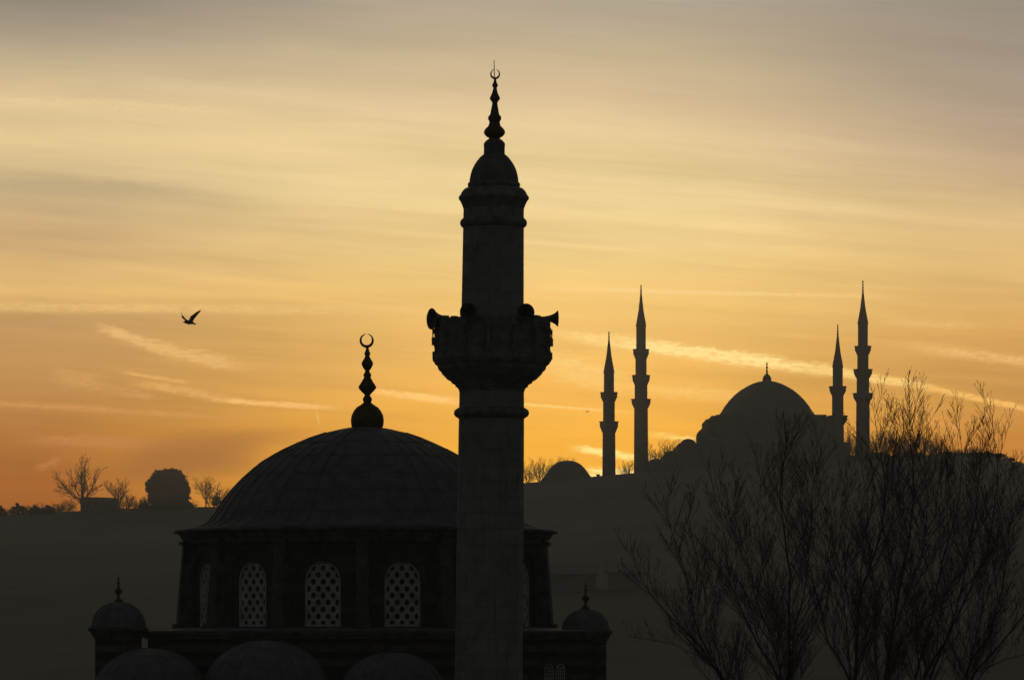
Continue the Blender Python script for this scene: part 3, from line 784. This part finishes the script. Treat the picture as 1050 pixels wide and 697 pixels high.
def far_minaret(px, D, tip, cone0, coneb, shaft_r, balc, rbase, label):
    """balc: list of (ytop, ybot, r_out)"""
    D0 = D; k = D / F; x0 = PX(px, D); z0 = ground(x0, D) - 1; O = Vector((x0, D, z0))
    t = thing('minaret', label, 'minaret', O, 'slender minarets of the mosque on the ridge')
    def pr(tb): return [(r * k, PZ(y, D)) for r, y in tb]
    # shaft
    tb = [(rbase + .4, 640 - (z0 - ZC) / k), (rbase, balc[-1][1])]
    nb = len(balc)
    for i, (yt, yb_, ro) in enumerate(balc[::-1]):
        ra_ = rbase + (shaft_r - rbase) * (i + .6) / nb
        tb += [(ra_, yb_ - 1), (ra_, (balc[nb - 2 - i][1] if i < nb - 1 else coneb))]
    mb = MB(); mb.lathe(x0, D, pr(tb), 16); mb.build('shaft', M['farstone'], t, origin=O)
    for i, (yt, yb_, ro) in enumerate(balc):
        rs = rbase + (shaft_r - rbase) * (nb - i - .4) / nb
        h = yb_ - yt
        mb = MB(); mb.lathe(x0, D, pr([(rs, yb_ + 1.2), (rs + 1.0, yb_ - .5), (rs + (ro - rs) * .55, yb_ - h * .30), (ro * .93, yt + h * .45), (ro * .93, yt + 1.2), (ro, yt + 1.0), (ro, yt), (ro - .8, yt), (ro - .8, yt + 3.0), (rs, yt + 3.2)]), 16)
        mb.build('balcony', M['farstone'], t, origin=O)
    mb = MB(); mb.lathe(x0, D, pr([(shaft_r, coneb + .6), (shaft_r + .9, coneb), (shaft_r + .7, coneb - .8), (shaft_r * .55, coneb - (coneb - cone0) * .5), (1.0, cone0 + 2), (.6, cone0)]), 20)
    mb.build('cone', M['farlead'], t, origin=O, smooth=30)
    hh = cone0 - tip
    mb = MB(); mb.lathe(x0, D, pr([(.7, cone0 + .5), (1.1, cone0 - hh * .1), (.5, cone0 - hh * .2), (1.0, cone0 - hh * .38), (.4, cone0 - hh * .5), (.8, cone0 - hh * .64), (.35, cone0 - hh * .75), (.9, cone0 - hh * .88), (.2, tip)]), 8)
    mb.build('finial', M['gilt'], t, origin=O)
    return t
far_minaret(624.4, 1088, 340, 348.5, 382, 4.9, [(402, 412.5, 9.2), (432, 443.5, 10.1)], 6.5, 'leftmost of the four ridge minarets, a shorter one with two balconies')
far_minaret(657.3, 1077, 292, 301, 334.5, 4.6, [(358, 368.5, 8.6), (384.5, 395, 9.6), (409, 418.5, 10.4)], 7.0, 'tall three balcony minaret on the ridge, left of the far dome')
far_minaret(859.0, 1072, 332.5, 343, 376.5, 4.9, [(396, 405.8, 9.2), (426, 435.5, 10.5)], 6.3, 'shorter two balcony minaret close to the right flank of the far dome')
far_minaret(884.8, 1065, 287.5, 299, 332, 4.8, [(354.8, 364.2, 8.9), (378.5, 388.3, 10.1), (403, 412, 10.7)], 6.8, 'rightmost of the four ridge minarets, tall with three balconies')

# small domed building left of the leftmost far minaret
D2 = 1070.0; x2 = PX(581.8, D2); O = Vector((x2, D2, ground(x2, D2) - 1.5))
bh = thing('domed_building', 'low building with a single hazy dome on the ridge beside the near minaret', 'domed building', O)
mb = MB(); mb.lathe(x2, D2, prof([(29, 497), (28, 494.5), (26.5, 491), (22.5, 486.5), (19, 481.5), (14.5, 476.5), (9, 473.3), (4, 472.2), (.5, 472)], D2), 40); mb.build('dome', M['farlead'], bh, origin=O, smooth=40)
mb = MB(); zt_ = PZ(496.5, D2); mb.box((x2, D2, (zt_ + O.z) / 2), 60 * D2 / F, 60 * D2 / F, zt_ - O.z); mb.build('wall', M['farstone'], bh, origin=O)
D3 = 1068.0; x3 = PX(629, D3); O = Vector((x3, D3, ground(x3, D3) - 1.5))
b3 = thing('domed_building', 'very low domed building with two chimneys at the feet of the left ridge minarets', 'domed building', O)
mb = MB(); mb.lathe(x3 - 1, D3, prof([(13, 493), (12, 490.8), (9, 488.6), (5, 487.3), (.5, 486.9)], D3), 32); mb.build('dome', M['farlead'], b3, origin=O, smooth=40)
mb = MB(); zt_ = PZ(492.5, D3); mb.box((x3, D3, (zt_ + O.z) / 2), 42 * D3 / F, 11, zt_ - O.z); mb.build('wall', M['farstone'], b3, origin=O)
for px, yt in ((613, 487.2), (645.5, 488.6)):
    mb = MB(); z1 = PZ(yt, D3); x_ = PX(px, D3); mb.box((x_, D3 - 3, (z1 + zt_) / 2 - .3), 3.2 * D3 / F, 1, z1 - zt_ + .6); mb.box((x_, D3 - 3, z1 + .05), 4.2 * D3 / F, 1.3, .25); mb.build('chimney', M['farstone'], b3, origin=O)

# house on the left ridge
D4 = 1050.0; x4 = PX(102.5, D4); k4 = D4 / F; O = Vector((x4, D4, ground(x4, D4) - 1))
hs = thing('house', 'small dark house with flat overhanging roof beside the bare tree on the left ridge', 'house', O)
zt_ = PZ(512.5, D4); mb = MB(); mb.box((x4, D4, (zt_ + O.z) / 2), 37 * k4, 7, zt_ - O.z); mb.build('wall', M['farstone'], hs, origin=O)
mb = MB(); i = 0
a = [(x4 - 19 * k4, zt_), (x4 - 18 * k4, PZ(509.6, D4)), (x4 + 17.5 * k4, PZ(510.6, D4)), (x4 + 19 * k4, zt_)]
for y0, y1 in ((D4 - 4, D4 + 4),):
    mb.q([(p, y0, z) for p, z in a][::-1]); mb.q([(p, y1, z) for p, z in a])
    for p, q in zip(a, a[1:] + a[:1]): mb.q([(p[0], y0, p[1]), (p[0], y1, p[1]), (q[0], y1, q[1]), (q[0], y0, q[1])])
mb.build('roof', M['farlead'], hs, origin=O)
for q in (-10, -2, 7):
    mb = MB(); mb.box((x4 + q * k4, D4 - 3.52, PZ(517, D4)), 1.0, .06, 1.3); mb.build('window', M['glass'], hs, origin=O)
# pale roofed sheds low on the slope beyond the right turret
for (px, py, wpx, dd, lab) in ((585, 610, 52, 640, 'long pale roofed shed on the misty slope behind the right turret'), (640, 614, 34, 640, 'shorter pale roofed shed on the misty slope, nearer the bare trees')):
    x5 = PX(px, dd); k5 = dd / F; zb_ = ground(x5, dd)
    O = Vector((x5, dd, zb_ - 1)); sh = thing('shed', lab, 'shed', O, 'sheds on the slope')
    e = zb_ + 2.6; wv = wpx * k5
    mb = MB(); mb.box((x5, dd, (e + zb_ - 1) / 2), wv, 6, e - zb_ + 1); mb.build('wall', M['paleroof'], sh, origin=O)
    mb = MB(); mb.q([(x5 - wv / 2 - .4, dd - 3.6, e - .1), (x5 + wv / 2 + .4, dd - 3.6, e - .1), (x5 + wv / 2 + .4, dd + .1, e + 1.6), (x5 - wv / 2 - .4, dd + .1, e + 1.6)])
    mb.q([(x5 - wv / 2 - .4, dd + .1, e + 1.6), (x5 + wv / 2 + .4, dd + .1, e + 1.6), (x5 + wv / 2 + .4, dd + 3.6, e - .1), (x5 - wv / 2 - .4, dd + 3.6, e - .1)])
    ro = mb.build('roof', M['paleroof'], sh, origin=O); so_ = ro.modifiers.new('thick', 'SOLIDIFY'); so_.thickness = .15

# ================================================================== trees
rnd = random.Random(11)
def rv(s=1.0): return Vector((rnd.uniform(-s, s), rnd.uniform(-s, s), rnd.uniform(-s, s)))
def grow(mb, p, d, L, r, lev, cfg, rmin):
    """one branch with its side shoots; cfg[lev] = (spacing, child length factor, spread, lift, wiggle)"""
    sp_, lf, spread, lift, wig = cfg[lev]
    nseg = max(2, min(7, int(L / cfg['seg'])))
    pts = [p.copy()]; rads = [r]; dd = d.normalized()
    for i in range(nseg):
        dd = (dd + rv(wig) + Vector((0, 0, lift * .18))).normalized()
        p = p + dd * (L / nseg); pts.append(p.copy()); rads.append(max(rmin, r * (1 - .82 * (i + 1) / nseg)))
    mb.tube(pts, rads, 5 if lev == 0 else (4 if lev == 1 else 3), cap=False)
    if lev + 1 < cfg['n']: shoots(mb, pts, rads, L, lev, cfg, rmin, .12)
def shoots(mb, pts, rads, L, lev, cfg, rmin, t0, zmin=-1e9):
    sp_, lf, spread, lift, wig = cfg[lev]
    n = max(1, int(L * (1 - t0) / sp_)); seg = len(pts) - 1
    for q in range(n):
        t = t0 + (1 - t0) * (q + rnd.random()) / n; u = min(t * seg, seg - 1e-4); i = int(u); f = u - i
        b = pts[i].lerp(pts[i + 1], f)
        if b.z < zmin: continue
        if lev == 0 and cfg is near_cfg and rnd.random() > .25 + .8 * t: continue
        dr = (pts[i + 1] - pts[i]).normalized()
        side = dr.cross(rv()).normalized()
        nd = (dr * (1 - spread * .5) + side * spread + Vector((0, 0, lift))).normalized()
        cl_ = min(L * lf * (1.15 - .85 * t) * rnd.uniform(.55, 1.25), cfg['max'][lev])
        rr = max(rmin, min(rads[i] * .6, cl_ * cfg['thin']))
        grow(mb, b, nd, cl_, rr, lev + 1, cfg, rmin)

near_cfg = {0: (.135, .36, .68, .46, .06), 1: (.12, .55, .58, .45, .07), 2: (.13, .5, .6, .45, .08), 3: (.1, .4, .8, .4, .12), 'n': 4, 'seg': .35, 'max': [1.5, .72, .34, .2], 'thin': .0066}
def near_tree(D, fork_px, limbs, label, base_px=None, rtrunk=.17, dens=1.0):
    base = Vector((PX(base_px or fork_px[0], D), D, ground(0, D)))
    O = base
    t = thing('bare_tree', label, 'tree', O, 'bare trees in front at the lower right')
    fork = P(fork_px[0], fork_px[1], D)
    tr = MB(); n = 9; pts = []; rads = []
    for i in range(n + 1):
        f = i / n; p = base.lerp(fork, f) + Vector((math.sin(f * 5 + D) * .12 * (1 - f) * f * 3, math.cos(f * 4 + D) * .1 * f * (1 - f) * 3, 0))
        pts.append(p); rads.append(rtrunk * (1.45 - .75 * f) * (1.25 if i == 0 else 1))
    tr.tube(pts, rads, 10); tr.build('trunk', M['bark'], t, origin=O, smooth=60)
    cr = MB()
    for lb in limbs:
        r0 = lb[0]; path = lb[1]; yd = rnd.uniform(-2.0, 2.0)
        full = [fork]
        for i, (px, py) in enumerate(path):
            f = min(1, (i + 1) / 3.0)
            full.append(P(px, py, D + yd * f + rnd.uniform(-.15, .15)))
        # resample with slight wobble
        pts = [full[0]]
        for a, b in zip(full, full[1:]):
            m_ = max(1, int((b - a).length / .35))
            for q in range(1, m_ + 1):
                pts.append(a.lerp(b, q / m_) + (rv(.025) if q < m_ else Vector((0, 0, 0))))
        L = sum((b - a).length for a, b in zip(pts, pts[1:])); nn = len(pts)
        rads = [max(.007, r0 * .8 * (1 - .9 * (i / (nn - 1)) ** .6)) for i in range(nn)]
        cr.tube(pts, rads, 6, cap=False)
        shoots(cr, pts, rads, L, 0, near_cfg, .0034, .10, PZ(735, D))
    # a few dry seed clusters left on the shoots
    tot = len(cr.v)
    for q in range(int(90 * dens)):
        c = cr.v[rnd.randrange(tot)]
        if c.z < PZ(730, D) or c.z > PZ(500, D): continue
        for w_ in range(rnd.randint(3, 7)):
            p = c + rv(.05); a = rv(.022); b = rv(.022); cr.q([p, p + a, p + a + b, p + b])
    cr.build('crown', M['bark'], t, origin=O)
near_tree(88, (762, 760), [
  (.060, [(741, 697), (729.6, 679), (712, 655), (690.7, 635.6), (674, 618), (661, 600), (652, 580), (648, 562)]),
  (.050, [(743, 697), (731, 676), (722, 660), (714, 642), (707.8, 604), (699, 575), (690.7, 551), (684, 528), (680, 508)]),
  (.030, [(740, 690), (716, 672), (690, 660), (665, 655), (645, 652)]),
  (.030, [(736, 688), (724, 650), (722, 600), (712, 560), (706, 530), (709, 505)])], 'bare tree leaning left, leftmost of the bare trees in front', base_px=790)
near_tree(92, (806, 770), [
  (.055, [(799.6, 697), (779, 663.6), (763.8, 632.5), (748, 595), (745, 561), (739, 530), (733, 508), (728, 484)]),
  (.080, [(809, 697), (809, 660), (809, 620), (810.5, 589), (804, 542), (800, 505), (803, 475), (808, 443)]),
  (.045, [(802, 697), (790, 650), (775, 615), (768, 580), (757, 545), (752, 515), (757, 490)]),
  (.045, [(812, 680), (816, 640), (826, 600), (830, 560), (832, 511), (838, 480), (842, 462)]),
  (.035, [(806, 690), (800, 640), (785, 600), (780, 560), (776, 520), (782, 480)])], 'bare tree with a thick upright limb, rising in front of the far dome')
near_tree(85, (876, 770), [
  (.055, [(870.5, 695), (848.7, 657), (834.7, 601), (824, 565), (822, 530), (816, 495)]),
  (.075, [(876.7, 695), (879, 660), (879.8, 629), (883, 604.5), (895, 573), (905, 542), (908, 499), (903, 465), (897, 428)]),
  (.040, [(872, 690), (868, 640), (862, 600), (866, 560), (862, 520), (868, 485)]),
  (.035, [(878, 650), (868, 605), (852, 570), (846, 535), (850, 500)])], 'bare tree rising in front of the rightmost ridge minaret')
near_tree(93, (904, 765), [
  (.045, [(900, 695), (898, 660), (897, 629), (897, 598), (888, 560), (890, 520), (884, 480)]),
  (.075, [(907.8, 695), (911, 670), (914, 651), (920, 617), (927, 580), (932.7, 548), (937, 505), (935, 465), (933, 434), (932, 404)]),
  (.050, [(912, 690), (926, 654), (954.5, 629), (979, 604.5), (994, 575), (1001, 545), (1012, 505)]),
  (.040, [(915, 650), (930, 610), (948, 560), (952, 510), (948, 470), (952, 432)]),
  (.035, [(915, 640), (912, 590), (918, 540), (914, 490), (920, 440)])], 'tallest bare tree, its top shoots standing highest above the ridge')
near_tree(87, (943, 770), [
  (.055, [(939, 695), (948, 663.6), (957.6, 623), (967, 573), (975, 545), (982.5, 517), (986, 480), (984, 440)]),
  (.060, [(946.7, 695), (957, 676), (970, 657), (979, 630), (985.6, 604), (993, 558), (1002.7, 511), (1006, 470)]),
  (.055, [(954.5, 692), (975, 645), (991.8, 610.7), (1007, 579.6), (1016.7, 542), (1023, 495.6), (1020, 455), (1017, 424)]),
  (.035, [(944, 690), (938, 640), (944, 590), (958, 545), (962, 500), (966, 470)])], 'bare tree with several parallel limbs fanning to the right')
near_tree(90, (986, 765), [
  (.045, [(988.7, 695), (1000, 670), (1013.6, 654), (1029, 598), (1034, 560), (1038, 520), (1035, 480)]),
  (.050, [(995, 695), (1023, 663.6), (1048, 632.5), (1070, 600), (1085, 560), (1090, 520)]),
  (.035, [(992, 690), (1006, 630), (1012, 590), (1030, 550), (1048, 520), (1056, 490)]),
  (.035, [(998, 690), (1030, 676), (1060, 668), (1090, 655)])], 'bare tree at the right edge, rightmost of those in front')

# bare trees on the ridge
far_cfg = {0: (.62, .50, .75, .35, .10), 1: (.42, .5, .75, .3, .12), 2: (.34, .5, .8, .25, .14), 3: (.4, .4, .8, .2, .16), 'n': 4, 'seg': 1.1, 'max': [5.0, 2.4, 1.1, .8], 'thin': .014}
def far_variant(spread, nl, low, th=.024):
    H = 11.0; tr = MB(); cr = MB(); r0 = H * .020
    fork = Vector((0, 0, H * low)); tr.tube([Vector((0, 0, -1.5)), Vector((.05, 0, H * low * .5)), fork], [r0 * 1.3, r0, r0 * .9], 8)
    for k in range(nl):
        a = 2 * math.pi * (k + rnd.random() * .6) / nl; s_ = spread * rnd.uniform(.25, 1.2)
        d = Vector((math.cos(a) * s_, math.sin(a) * s_, 1)).normalized(); L = H * rnd.uniform(.66, .84) / (1 + s_ * .12)
        grow(cr, fork + Vector((0, 0, rnd.uniform(-.05, .08) * H)), d, L, r0 * .55, 0, far_cfg, th)
    zs_ = sorted(v.z for v in cr.v); zm = zs_[int(len(zs_) * .999)]
    for m_ in (tr, cr):
        for v in m_.v: v.z *= H / zm
    t = bpy.data.objects.new('bare_tree', None)
    a = tr.build('trunk', M['twig'], None, origin=Vector((0, 0, 0))); b = cr.build('crown', M['twig'], None, origin=Vector((0, 0, 0)))
    return (a, b)
VAR = {'wide': [far_variant(1.15, 9, .14), far_variant(1.0, 8, .12), far_variant(1.05, 8, .16)],
       'tall': [far_variant(.6, 7, .22), far_variant(.75, 7, .2)],
       'bush': [far_variant(1.7, 10, .03, .034), far_variant(1.4, 10, .03, .034)]}
used = set()
def far_tree(px, ytop, D, kind, vi, label, grp=None, sx=1.0, name='bare_tree'):
    x_ = PX(px, D); z_ = ground(x_, D) - (1.4 if kind == 'bush' else .3); H = PZ(ytop, D) - z_
    t = thing(name, label, 'tree' if name == 'bare_tree' else 'bush', Vector((x_, D, z_)), grp)
    t.scale = (H / 11 * sx, H / 11 * sx, H / 11); t.rotation_euler = (0, 0, px * 1.7)
    vs = VAR[kind]; key = (kind, vi % len(vs))
    for o in vs[vi % len(vs)]:
        if key not in used: c = o
        else: c = o.copy(); C.objects.link(c)
        c.parent = t; c.location = (0, 0, 0)
    used.add(key)
far_tree(84, 466, 1062, 'wide', 0, 'large spreading bare tree beside the house on the left ridge', sx=1.05)
far_tree(122, 489, 1085, 'tall', 0, 'small bare tree right behind the house on the left ridge', sx=1.2)
far_tree(141, 507, 1070, 'bush', 0, 'low bare bush between the house and the round evergreen', name='bare_bush')
far_tree(211, 487, 1060, 'tall', 1, 'thin bare tree between the round evergreen and the near dome')
BS = 'bare bushes along the left ridge'
for i, (px, yt, lab) in enumerate(((9, 520, 'low bare bush between the two leftmost dark shrubs'), (34, 515, 'low bare bush left of the flat dark shrub'), (46, 514, 'low bare bush between the flat dark shrub and the large spreading tree'),
        (60, 513, 'low bare bush right at the foot of the large spreading tree, on its left'), (198, 511, 'low bare bush under the thin bare tree'), (129, 504, 'taller bare bush just right of the house'), (222, 494, 'bare bush right of the thin bare tree, against the near dome'), (150, 507, 'low bare bush touching the left side of the round evergreen'), (70, 508, 'low bare bush left of the house wall, under the large spreading tree'), (24, 517, 'low bare bush behind the peaked dark shrub'))):
    far_tree(px, yt, 1064, 'bush', i, lab, BS, sx=1.15, name='bare_bush')
G = 'bare trees along the ridge'
for i, (px, yt, k_, lab) in enumerate((
    (541, 470, 'wide', 'bare tree on the ridge touching the right edge of the near minaret'),
    (553, 468, 'wide', 'bare tree on the ridge left of the low single dome'),
    (566, 469, 'wide', 'bare tree on the ridge at the left shoulder of the low single dome'),
    (579, 467, 'tall', 'bare tree rising just behind the low single dome'),
    (594, 477, 'wide', 'small bare tree at the right shoulder of the low single dome'),
    (643, 471, 'wide', 'bare tree on the ridge between the two left ridge minarets'),
    (671, 453, 'wide', 'bare tree right of the tall left ridge minaret'),
    (684, 449, 'wide', 'bare tree above the low left wing of the far mosque'),
    (699, 449, 'wide', 'bare tree behind the left wing, nearest the far half dome'))):
    far_tree(px, yt, 1112 if px > 600 else 1100, k_, i, lab, G)
for i, (px, yt, lab) in enumerate((
    (871, 435, 'brownish bare tree in the gap between the two right ridge minarets'),
    (899, 440, 'brownish bare tree just right of the rightmost ridge minaret'),
    (911, 436, 'brownish bare ridge tree left of the highest front shoots'),
    (925, 444, 'brownish bare ridge tree behind the left of the highest front shoots'),
    (940, 439, 'brownish bare ridge tree behind the right of the highest front shoots'),
    (955, 445, 'brownish bare ridge tree right of the highest front shoots'),
    (968, 451, 'brownish bare ridge tree in the dip of the right skyline'),
    (983, 459, 'lower brownish bare tree on the right skyline'),
    (998, 455, 'brownish rounded bare tree on the right skyline'),
    (1012, 458, 'brownish bare tree above the right shoulder of the hill'),
    (1025, 464, 'brownish bare tree where the skyline begins to drop'),
    (1037, 474, 'small brownish bare tree at the right end of the skyline'),
    (893, 452, 'low brownish bare tree touching the rightmost ridge minaret on its right'),
    (905, 448, 'rear brownish bare tree between the two tree tops right of the rightmost ridge minaret'),
    (919, 441, 'rear brownish bare tree left of the highest front shoots'),
    (933, 441, 'rear brownish bare tree exactly behind the highest front shoots'),
    (948, 442, 'rear brownish bare tree just right of the highest front shoots'),
    (962, 449, 'rear brownish bare tree above the dip of the right skyline'),
    (976, 456, 'rear brownish bare tree right of the dip of the right skyline'),
    (991, 457, 'rear brownish bare tree left of the rounded one on the right skyline'),
    (1005, 457, 'rear brownish bare tree right of the rounded one on the right skyline'),
    (876, 440, 'rear brownish bare tree filling the gap between the two right ridge minarets'))):
    far_tree(px, yt, 1050 + (i % 3) * 12, 'wide', i, lab, G)
HB = 'hedge bushes under the ridge trees'
for i in range(13):
    px = 893 + i * 12; 
    far_tree(px, (456 if px < 1000 else 459) + (i * 7 % 5) + max(0, px - 1012) * .35, 1056 + (i % 2) * 9, 'bush', i, 'dense twiggy bush closing the right skyline under the taller bare trees', HB, sx=1.25, name='bare_bush')

def leafy(px, ytop, ybase, wpx, D, label, name, cat, nleaf, lobes, grp=None, leaf=.45, seed=1):
    r_ = random.Random(seed); x_ = PX(px, D); z_ = ground(x_, D) - .3; k = D / F; O = Vector((x_, D, z_))
    t = thing(name, label, cat, O, grp)
    tr = MB(); zt_ = PZ(ytop, D); H = zt_ - z_; W = wpx * k / 2
    tr.tube([O - Vector((0, 0, 1)), O + Vector((.1, 0, H * .3)), O + Vector((0, 0, H * .7))], [.45 * H / 10, .35 * H / 10, .15 * H / 10], 8)
    for q in range(6):
        a = q * 1.05; tr.tube([O + Vector((0, 0, H * .3)), O + Vector((math.cos(a) * W * .6, math.sin(a) * W * .6, H * .65))], [.16, .06], 5)
    tr.build('trunk', M['bark'], t, origin=O)
    cr = MB(); lb = []
    for (fx, fz_, fr) in lobes:
        for q in range(3):
            lb.append((Vector((fx * W + r_.uniform(-.08, .08) * W, (q - 1) * W * .55 * (1 - abs(fx) * .5), fz_ * H)), fr * W * r_.uniform(.85, 1.05)))
    for q in range(nleaf):
        c, rr = lb[r_.randrange(len(lb))]
        d = Vector((r_.gauss(0, 1), r_.gauss(0, 1), r_.gauss(0, 1))).normalized()
        p = O + c + d * rr * (r_.random() ** .28) * (1 + .12 * math.sin(d.x * 9 + c.z) * math.sin(d.z * 8 + c.x))
        if p.z < z_: continue
        a = Vector((r_.uniform(-1, 1), r_.uniform(-1, 1), r_.uniform(-1, 1))).normalized(); b = a.cross(d).normalized() * leaf * r_.uniform(.4, 1) * .6; a = a * leaf * r_.uniform(.5, 1)
        cr.q([p - a, p + b, p + a, p - b])
    cr.build('crown', M['leaf'], t, origin=O)
leafy(172.5, 479, 522, 48, 1058, 'dense round dark evergreen tree on the left ridge', 'evergreen_tree', 'tree', 30000,
      [(0, .40, .66), (0, .42, .50), (.1, .5, .3), (-.2, .2, .6), (.2, .2, .6), (-.45, .15, .4), (.45, .15, .4)] +
      [((.74 - .05 * (k_ % 3) - .14 * max(0, math.sin(R(a)))) * math.cos(R(a)), .44 + (.38 + .02 * (k_ % 2)) * math.sin(R(a)), (.33, .17, .27, .20, .37, .18)[k_ % 6]) for k_, a in enumerate(range(-30, 211, 16))], seed=5)
SH = 'shrubs along the left ridge'
for i, (px, yt, wp, lab) in enumerate(((2, 517, 12, 'dark shrub at the far left edge of the ridge'), (19, 514.5, 22, 'peaked dark shrub second from the left edge of the ridge'),
        (36, 517, 16, 'flat dark shrub left of the large spreading bare tree'), (49, 517, 18, 'dark shrub at the foot of the large spreading bare tree, on its left'),
        (192, 512, 14, 'small dark shrub at the right foot of the round evergreen'), (222, 503, 12, 'narrow dark evergreen shrub against the near dome'), (148, 512, 12, 'small dark shrub at the left foot of the round evergreen'))):
    leafy(px, yt, 526, wp, 1056 + i % 3, lab, 'shrub', 'shrub', 1500, [(-.65 + .1 * (i % 3), .3, .42), (.6, .28 + .1 * (i % 2), .4), (-.1 + .12 * (i % 4), .62, .26), (0.05 * i - .2, .82, .12), (0, .3, .5), (.35, .55, .2), (-.4, .55, .18)], SH, leaf=.32, seed=20 + i)

SR_ = 'leafy evergreen shrubs on the right skyline'
for i, (px, yt, wp) in enumerate(((891, 467, 16), (903, 463, 18), (916, 466, 15), (929, 461, 20), (943, 464, 16), (957, 466, 18), (970, 462, 17), (984, 465, 18), (998, 462, 20), (1012, 463, 16), (1024, 466, 16), (1034, 471, 14), (1043, 479, 14))):
    leafy(px, yt, 480, wp, 1058 + i % 4, 'dark leafy shrub low on the right skyline among bare trees', 'shrub', 'shrub', 1300,
          [(-.65 + .1 * (i % 3), .3, .42), (.6, .28 + .1 * (i % 2), .4), (-.1 + .12 * (i % 4), .6, .3), (0, .3, .55), (.35, .55, .22), (-.4, .55, .2), (.1, .8, .14)], SR_, leaf=.32, seed=50 + i)

# ================================================================== birds
def gull(D, px, py, scale, label):
    s_ = .00287 * scale
    def q(x, y, dpt=0.0): return Vector(((x - 510) * s_, dpt * scale, (330 - y) * s_))
    O = P(px, py, D)
    mb = MB()
    sp_ = [(338, 405, 3), (362, 403, 8), (385, 399, 22), (405, 403, 28), (440, 404, 42), (490, 406, 46), (530, 412, 34), (560, 426, 20), (600, 444, 14), (618, 452, 7)]
    pts = [q(x, y) for x, y, r in sp_]; mb.tube(pts, [r * s_ for *_, r in sp_], 12)
    def wing(sec, sy):
        i0 = len(mb.v); th = .022 * scale
        for (lx_, ly_, tx, ty, dp) in sec:
            a, b = q(lx_, ly_, dp * sy - .03), q(tx, ty, dp * sy + .05); n_ = Vector((0, .4, .9)).normalized() * th
            mb.v += [a, (a + b) / 2 + n_, b, (a + b) / 2 - n_]
        for j in range(len(sec) - 1):
            for k in range(4):
                a = i0 + 4 * j + k; b = i0 + 4 * j + (k + 1) % 4; mb.f.append((a, b, b + 4, a + 4))
        mb.f.append((i0, i0 + 1, i0 + 2, i0 + 3)); e = i0 + 4 * (len(sec) - 1); mb.f.append((e + 3, e + 2, e + 1, e))
    wing([(405, 405, 520, 405, .02), (370, 372, 475, 362, .12), (325, 325, 405, 318, .24), (292, 275, 355, 262, .36), (288, 232, 328, 222, .44), (298, 186, 312, 192, .5)], 1)
    wing([(455, 405, 560, 410, -.02), (468, 350, 572, 374, -.1), (500, 292, 608, 320, -.2), (565, 248, 655, 268, -.3), (635, 208, 695, 224, -.42), (710, 172, 728, 184, -.52)], 1)
    mb.v = [v + O for v in mb.v]
    o = mb.build('gull', M['feather'], None, origin=O, smooth=60); tag(o, label, 'bird')
    rm = o.modifiers.new('body', 'REMESH'); rm.mode = 'VOXEL'; rm.voxel_size = .011 * scale; rm.use_smooth_shade = True
    return o
gull(240, 195.7, 326.6, 1.0, 'gull in flight with both wings raised, above the left of the near dome')
gull(1350, 602.3, 421.6, .95, 'tiny distant bird below the thin cloud streak left of the leftmost ridge minaret')
